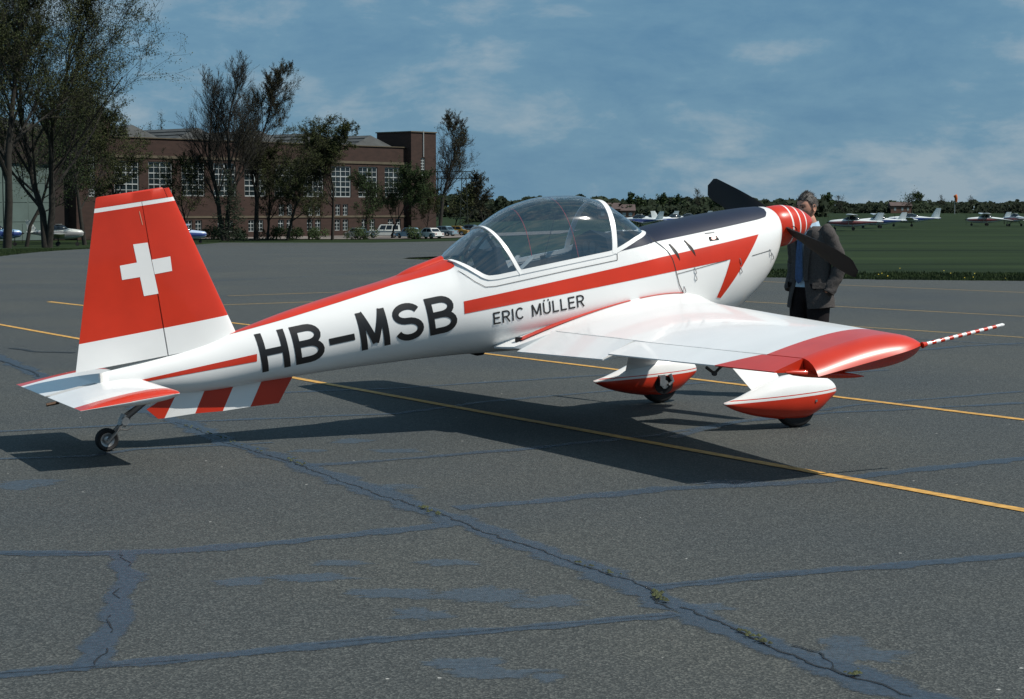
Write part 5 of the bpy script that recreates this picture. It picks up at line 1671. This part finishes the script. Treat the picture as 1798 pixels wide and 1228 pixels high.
for i, (u, d, h_, sp_, nl, lb) in enumerate([(1100, 520, 6.6, 2.2, 1500, 'pointed far tree above the windscreen'), (1217, 540, 7.4, 3.2, 260, 'bare round far tree left of the upper propeller blade'), (1196, 500, 5.0, 2.6, 1300, 'dark far tree below the bare round one'), (1262, 500, 5.2, 3, 1300, 'far tree behind the upper propeller blade'), (1450, 560, 5.6, 3.2, 1400, 'flat-topped far tree at the man shoulder'), (1482, 760, 7.2, 3.4, 260, 'bare far tree right of the man'), (1598, 780, 7.2, 4.6, 2200, 'domed dark far tree above the twin-engined plane'), (1650, 800, 6.8, 3.0, 220, 'thin bare far tree left of the windsock'), (1698, 800, 6.8, 2.6, 220, 'thin bare far tree right of the windsock'), (1160, 540, 5.2, 3.0, 1300, 'low far tree left of the bare round one'), (1132, 540, 5.0, 3.0, 1300, 'low far tree right of the pointed one')]):
    tree('far_tree', lb, (X(u, d), d), h_, sp_, 90 + i, M['leaf_green'] if nl > 500 else M['leaf_brown'], nl, .6 if nl > 500 else .4, (0, 0), 1, .15, .7, 3, group=G3, cluster=1.2)

# far low houses
M['house'] = mat('house_brick', (0.16, 0.085, 0.06), 0.9, var=.15, vscale=.5)
M['house_roof'] = mat('tile_roof', (0.085, 0.06, 0.055), 0.9, var=.2, vscale=.5)
for i, (u, d, w, h_, lb) in enumerate([(1068, 470, 5.5, 2.6, 'small far brick house left of the pointed tree'), (1092, 470, 6.0, 2.2, 'low far brick house under the pointed tree'), (1578, 790, 9, 3.2, 'far low house left of the domed tree')]):
    hs = empty('far_house', (X(u, d), d, terrain(X(u, d), d))); tag(hs, lb, 'house', 'far houses')
    b = MB(); b.box((0, 0, h_ / 2), (w, 6, h_)); b.build('wall', M['house'], hs, sm=False)
    r_ = MB(); r_.add([(-w / 2 - .3, -3.3, h_), (w / 2 + .3, -3.3, h_), (w / 2 + .3, 3.3, h_), (-w / 2 - .3, 3.3, h_), (-w / 2 - .3, 0, h_ + 1.6), (w / 2 + .3, 0, h_ + 1.6)], [(0, 1, 5, 4), (2, 3, 4, 5), (0, 4, 3), (1, 2, 5), (0, 3, 2, 1)]); r_.build('roof', M['house_roof'], hs, sm=False)
    for k in (-.3, .05, .32):
        wv = MB(); wv.box((w * k, -3.02, h_ * .55), (.9, .06, h_ * .4)); wv.build('window', M['wframe'], hs, sm=False)

# lattice mast gantry
gz = lambda u, d: (X(u, d), d, terrain(X(u, d), d))
ga = empty('lattice_gantry', gz(815, 290)); tag(ga, 'steel lattice mast with crossbeams right of the hangar tower', 'mast')
M['lattice'] = mat('green_steel', (0.022, 0.030, 0.022), 0.7)
def lattice_post(x, h_, w0, w1):
    l_ = MB()
    for sx_ in (-1, 1):
        for sy_ in (-1, 1): l_.tube([(x + sx_ * w0, sy_ * w0, 0), (x + sx_ * w1, sy_ * w1, h_)], .07, 4)
    k = 9
    for i in range(k):
        a, b = h_ * i / k, h_ * (i + 1) / k; wa, wb = w0 + (w1 - w0) * i / k, w0 + (w1 - w0) * (i + 1) / k
        s = 1 if i % 2 else -1
        l_.tube([(x - s * wa, -wa, a), (x + s * wb, -wb, b)], .04, 3); l_.tube([(x - s * wa, wa, a), (x + s * wb, wb, b)], .04, 3)
    return l_
lattice_post(0, 9.6, .7, .3).build('post', M['lattice'], ga); lattice_post(-4.6, 9.6, .7, .3).build('post', M['lattice'], ga)
cb = MB()
for z in (8.5, 9.6): cb.tube([(-6, 0, z), (1.2, 0, z)], .09, 4)
for i in range(9): cb.tube([(-6 + .8 * i, 0, 8.5 if i % 2 else 9.6), (-5.2 + .8 * i, 0, 9.6 if i % 2 else 8.5)], .04, 3)
cb.build('crossbeam', M['lattice'], ga)
ws = empty('windsock', gz(1674, 700)); tag(ws, 'orange windsock hanging on a pale mast above the far tree line', 'windsock')
w_ = MB(); w_.tube([(0, 0, 0), (0, 0, 7.4)], .12, 6); w_.build('mast', M['wframe'], ws)
w_ = MB(); w_.tube([(0, 0, 7.3), (.25, 0, 6.9), (.5, 0, 6.0), (.55, 0, 4.6)], [.7, .75, .6, .35], 10); w_.build('sock', mat('orange_cloth', (0.55, 0.13, 0.03), 0.8), ws)

# ---------------------------------------------------------------- parked cars
M['car_glass'] = mat('car_glass', (0.012, 0.016, 0.02), 0.08)
M['chrome'] = mat('car_chrome', (0.6, 0.6, 0.6), 0.2, metal=1)
M['tail_red'] = mat('tail_lamp', (0.25, 0.01, 0.01), 0.3)


def car(name, label, u, d, col, length, height, width, kind, heading, group='cars parked by the hangar'):
    """kind: estate, saloon, hatch; local +x is the bonnet end"""
    x = X(u, d); root = empty(name, (x, d, terrain(x, d) + 0.02), heading); tag(root, label, 'car', group)
    paint = mat('car_paint_' + label.split()[0] + str(u), col, 0.35, coat=0.6)
    L, H, W = length, height, width; wr = .31 if kind != 'estate' else .37
    bh = H * (.57 if kind == 'estate' else .60); g0 = .22 if kind != 'estate' else .34
    if kind == 'estate': body_p = [(-.5, .32), (-.5, .56), (.0, .57), (.18, .565), (.46, .545), (.5, .50), (.5, .32)]
    else: body_p = [(-.5, .30), (-.49, .55), (-.33, .60), (.12, .60), (.22, .585), (.47, .52), (.5, .45), (.5, .28)]
    lower = [(a * L, max(g0, b * H)) for a, b in body_p]
    lower = [(lower[0][0], g0)] + lower[1:-1] + [(lower[-1][0], g0)]
    mb = MB(); ring = []
    ws_ = [(-.5, .90), (-.46, .985), (0, 1.0), (.46, .985), (.5, .90)]
    rr = []
    for s, k in ((-1, .94), (-1, 1), (1, 1), (1, .94)):
        rr.append([(px_ * (.985 if k < 1 else 1), s * W / 2 * (1 if k == 1 else .97), g0 + (pz - g0) * (1 if k == 1 else .985)) for px_, pz in lower])
    rr = [[(px_ * .97, -W / 2 * .93, pz if pz <= g0 else pz * .99) for px_, pz in lower], [(px_, -W / 2, g0 + (pz - g0) * .93) for px_, pz in lower], [(px_, -W / 2 * .94, pz) for px_, pz in lower], [(px_, W / 2 * .94, pz) for px_, pz in lower], [(px_, W / 2, g0 + (pz - g0) * .93) for px_, pz in lower], [(px_ * .97, W / 2 * .93, pz if pz <= g0 else pz * .99) for px_, pz in lower]]
    mb.loft(rr); bo_ = mb.build('body', paint, root, angle=30)
    if kind == 'estate': cab = [(-.495, .56), (-.47, .95), (-.40, .985), (.06, .985), (.10, .96), (.20, .565)]
    elif kind == 'hatch': cab = [(-.47, .58), (-.36, .94), (-.28, .985), (.02, .985), (.07, .95), (.23, .59)]
    else: cab = [(-.36, .595), (-.26, .93), (-.20, .985), (.02, .985), (.07, .95), (.20, .59)]
    cb_ = MB(); cr = []
    def cw(pz): return W / 2 * (.93 - .16 * (pz / H - .57) / .42)
    cr = [[(a * L, s * cw(b * H), b * H) for a, b in cab] for s in (-1, 1)]
    cb_.loft(cr); cb_.build('cabin', paint, root, angle=30)
    # side windows, windscreen, rear window
    a0, a1 = cab[1][0] + .02, cab[4][0] - .0
    for s in (-1, 1):
        nw = 3 if kind == 'estate' else 2
        xb0, xb1 = cab[0][0] + .055, cab[-1][0] - .055
        for k in range(nw):
            t0, t1 = k / nw + .02, (k + 1) / nw - .02
            q = []
            for (t, top) in ((t0, 0), (t1, 0), (t1, 1), (t0, 1)):
                xx = (xb0 + (xb1 - xb0) * t) if not top else (a0 + .012 + (a1 - a0 - .03) * t)
                pz = H * (.61 if not top else .925)
                q.append((xx * L, s * (cw(pz) + .006), pz))
            g_ = MB().add(q, [(0, 1, 2, 3)]); g_.build('side_window', M['car_glass'], root, sm=False)
    for nm, (pa, pb_), dx in (('windscreen', (cab[-2], cab[-1]), .008), ('rear_window', (cab[1], cab[0]), -.008)):
        q = []
        for t, s in ((.1, -1), (.1, 1), (.9, 1), (.9, -1)):
            xx, pz = (pa[0] + (pb_[0] - pa[0]) * t) * L + dx, (pa[1] + (pb_[1] - pa[1]) * t) * H
            q.append((xx, s * (cw(pz) - .06), pz))
        MB().add(q, [(0, 1, 2, 3)]).build(nm, M['car_glass'], root, sm=False)
    for fx in (-.30, .31):
        for s in (-1, 1):
            w1 = MB(); c = (fx * L, s * (W / 2 - .10), wr)
            w1.loft([[(c[0] + r_ * math.cos(2 * math.pi * k / 16), c[1] + yy, c[2] + r_ * math.sin(2 * math.pi * k / 16)) for k in range(16)] for r_, yy in ((wr * .9, -.11), (wr, -.08), (wr, .08), (wr * .9, .11))])
            wo = w1.build('wheel', M['rubber'], root)
            h1 = MB(); h1.loft([[(c[0] + r_ * math.cos(2 * math.pi * k / 12), c[1] + s * yy, c[2] + r_ * math.sin(2 * math.pi * k / 12)) for k in range(12)] for r_, yy in ((wr * .58, .105), (wr * .5, .118), (wr * .1, .114))]); h1.build('rim', M['chrome'], wo)
    for s in (-1, 1):
        b1 = MB(); b1.box((.498 * L, s * W * .34, H * .42), (.04, .22, .12)); b1.build('headlamp', M['chrome'], root, sm=False)
        b2 = MB(); b2.box((-.498 * L, s * W * .38, H * .43), (.04, .18, .14)); b2.build('tail_lamp', M['tail_red'], root, sm=False)
    for e_, nm in ((.508, 'bumper'), (-.508, 'bumper')):
        b3 = MB(); b3.box((e_ * L, 0, .30 if kind != 'estate' else .5), (.07, W * .94, .12)); b3.build(nm, M['chrome'], root, sm=False)
    return root


PI = math.pi
car('estate_car', 'large white high-roofed estate car facing left before the hangar', 674, 240, (.62, .65, .62), 4.45, 1.78, 1.75, 'estate', PI + .08)
car('hatchback_car', 'small white hatchback nearest the shrubs, left of the white estate', 626, 238, (.58, .60, .58), 3.4, 1.36, 1.5, 'hatch', PI - .9)
car('saloon_car', 'light blue saloon between the white estate and the white saloon', 719, 234, (.22, .40, .52), 4.0, 1.38, 1.6, 'saloon', PI - .95)
car('saloon_car', 'white saloon in front of the light blue one, rightmost in the front row', 753, 228, (.66, .67, .64), 3.9, 1.36, 1.6, 'saloon', PI - .75)
car('saloon_car', 'grey-blue saloon half hidden behind the white saloon', 776, 246, (.16, .24, .28), 4.3, 1.4, 1.65, 'saloon', PI - .5)
car('saloon_car', 'mustard yellow saloon right of the white saloon', 797, 250, (.30, .19, .03), 4.2, 1.34, 1.65, 'saloon', PI - .2)
car('saloon_car', 'dark blue saloon behind the canopy edge, farthest right of the cars', 822, 258, (.05, .09, .13), 4.2, 1.36, 1.65, 'saloon', PI - .3)

# ---------------------------------------------------------------- parked light aircraft in the distance
M['ac_glass'] = mat('aircraft_glass', (0.02, 0.03, 0.04), 0.1)


def light_plane(name, label, x, d, heading, white, trim, kind='low', span=9.6, length=7.2, group='parked light aircraft', tail=1.0):
    root = empty(name, (x, d, terrain(x, d) + .0), heading); tag(root, label, 'aeroplane', group)
    wm_ = mat('aircraft_white_' + str(round(x)), white, .4, coat=.5); tm_ = mat('aircraft_trim_' + str(round(x)), trim, .4, coat=.5)
    L = length; hg = .55 if kind == 'high' else .75
    st = [(-.5, .10, .12, .55), (-.3, .20, .24, .50), (-.1, .42, .50, .42), (.05, .55, .60, .40), (.2, .53, .56, .38), (.36, .42, .44, .38), (.44, .30, .34, .40), (.47, .14, .16, .42)]
    cz = hg + .45
    f_ = MB(); rr = []
    for (t, w, h_, zc_) in st:
        rr.append([(t * L, w * math.cos(a), cz + (zc_ - .42) * .8 + h_ * math.sin(a) * .95) for a in [2 * math.pi * k / 14 for k in range(14)]])
    f_.loft(rr, 0, cols=lambda i, j: 1 if j in (0, 6, 13, 7) else 0); f_.build('fuselage', [wm_, tm_], root, angle=60)
    gl_ = MB(); gr = []
    for t, w, h_ in ((-.10, .10, .05), (-.04, .40, .36), (.06, .48, .48), (.14, .42, .36), (.21, .2, .06)):
        gr.append([(t * L, w * math.cos(a), cz + .38 + h_ * math.sin(a)) for a in [PI * k / 8 for k in range(9)]])
    gl_.loft(gr, closed=False); ca = gl_.build('cabin', M['ac_glass'], root)
    rf_ = MB(); rf_.box((.05 * L, 0, cz + .87), (.11 * L, .55, .04)); rf_.build('cabin_roof', wm_, root)
    zw = cz + .93 if kind == 'high' else cz - .33
    for s in (-1, 1):
        w_ = MB(); dih = .03 if kind == 'high' else .11
        w_.loft([foil_ring((.16 * L, s * y, zw + dih * y), (.16 * L - c, s * y, zw + dih * y - .03), .14, (0, 0, 1), 0, 1, n=8) for y, c in ((.1, 1.5), (span * .3, 1.45), (span * .48, 1.15), (span * .5, .9))]); w_.build('wing', wm_, root)
        h_ = MB(); h_.loft([foil_ring((-.38 * L, s * y, cz + .12), (-.38 * L - c, s * y, cz + .10), .10, (0, 0, 1), 0, 1, n=6) for y, c in ((.05, .85), (1.6, .62))]); h_.build('tailplane', wm_, root)
        if kind == 'high':
            s_ = MB(); s_.tube([(.12 * L, s * .5, cz - .35), (.10 * L, s * span * .27, zw - .05)], .04, 5); s_.build('strut', wm_, root)
        if kind == 'twin':
            n_ = MB(); n_.tube([(-.08 * L, s * 1.9, zw + .2), (.1 * L, s * 1.9, zw + .25), (.27 * L, s * 1.9, zw + .25), (.33 * L, s * 1.9, zw + .22)], [.1, .36, .36, .14], 10); n_.build('engine_nacelle', wm_, root)
            p_ = MB(); p_.box((.34 * L, s * 1.9, zw + .22), (.03, .1, 1.8)); p_.build('propeller', M['satin_black'], root)
        lg_ = MB(); lg_.tube([(.04 * L, s * .5, cz - .3), (.03 * L, s * 1.1, .25)], .045, 5); lg_.tube([(.03 * L, s * 1.04, .22), (.03 * L, s * 1.18, .22)], .22, 10); lg_.build('wheel_leg', M['rubber'], root)
    fi = MB(); fi.loft([foil_ring((-.30 * L - .62 * (z - .1) * tail, 0, cz + z * tail), (-.47 * L - .2 * z, 0, cz + z * tail), .09, (0, 1, 0), 0, 1, n=8) for z in (.1, .6, 1.15, 1.28)]); fi.build('fin', [wm_], root)
    if kind != 'twin':
        p_ = MB(); p_.box((.48 * L, 0, cz), (.03, .12, 1.8)); p_.tube([(.46 * L, 0, cz), (.51 * L, 0, cz)], [.14, .02], 8); p_.build('propeller', M['satin_black'], root)
    nl = MB(); nl.tube([(.36 * L, 0, cz - .3), (.36 * L, 0, .2)], .04, 5); nl.tube([(.36 * L, -.06, .2), (.36 * L, .06, .2)], .2, 10); nl.build('nose_leg', M['rubber'], root)
    return root


Wt = (.66, .70, .70); Re = (.26, .07, .07); Bl = (.03, .06, .22); Gn = (.05, .14, .08)
light_plane('light_aircraft', 'white high-winged light aircraft just right of the man', X(1500, 235), 235, PI * .94, Wt, Re, 'high', 9.8, 7.2)
light_plane('light_aircraft', 'white high-winged aircraft half behind the first, tail to the right', X(1546, 262), 262, PI * .97, Wt, Bl, 'high', 9.6, 7.2)
light_plane('twin_aircraft', 'white twin-engined aircraft with tall fin under the domed tree', X(1602, 285), 285, PI * .93, Wt, Bl, 'twin', 11.0, 8.4, tail=1.35)
light_plane('light_aircraft', 'red and white high-winged aircraft right of the twin', X(1733, 300), 300, PI * .95, Wt, Re, 'high', 10.0, 7.4)
light_plane('light_aircraft', 'white low-winged aircraft at the right picture edge', X(1782, 290), 290, PI * .6, Wt, Re, 'low', 9.0, 7.0)
for i, (u, d, hd_, tr_, kd, lb) in enumerate([(1126, 250, 2.6, Bl, 'low', 'white low-winged aircraft nearest the windscreen front'), (1152, 275, 2.9, Re, 'low', 'white and red low-winged aircraft second from the windscreen'), (1180, 262, .35, Bl, 'low', 'white low-winged aircraft turned away to the right, seen over the cowling'), (1212, 285, 2.9, Re, 'low', 'white low-winged aircraft with upright fin over the cowling'), (1252, 300, 3.0, Gn, 'high', 'white high-winged aircraft under the upper propeller blade')]):
    light_plane('light_aircraft', lb, X(u, d), d, hd_, Wt, tr_, kd, 9.0, 6.8, group='aircraft parked beyond the cowling')
light_plane('vintage_aircraft', 'old white tailwheel aircraft with yellow nose under the forked tree', X(100, 172), 172, .22, (.48, .50, .47), (.22, .22, .22), 'low', 6.5, 5.4, group='aircraft under the left trees')
light_plane('vintage_aircraft', 'blue and white aircraft cut by the left picture edge', X(-14, 172), 172, .2, (.30, .45, .62), Bl, 'low', 7.5, 6.0, group='aircraft under the left trees')
light_plane('vintage_aircraft', 'blue and white aircraft mostly hidden behind the fin', X(318, 200), 200, .15, (.40, .50, .66), Bl, 'high', 8, 6, group='aircraft under the left trees')
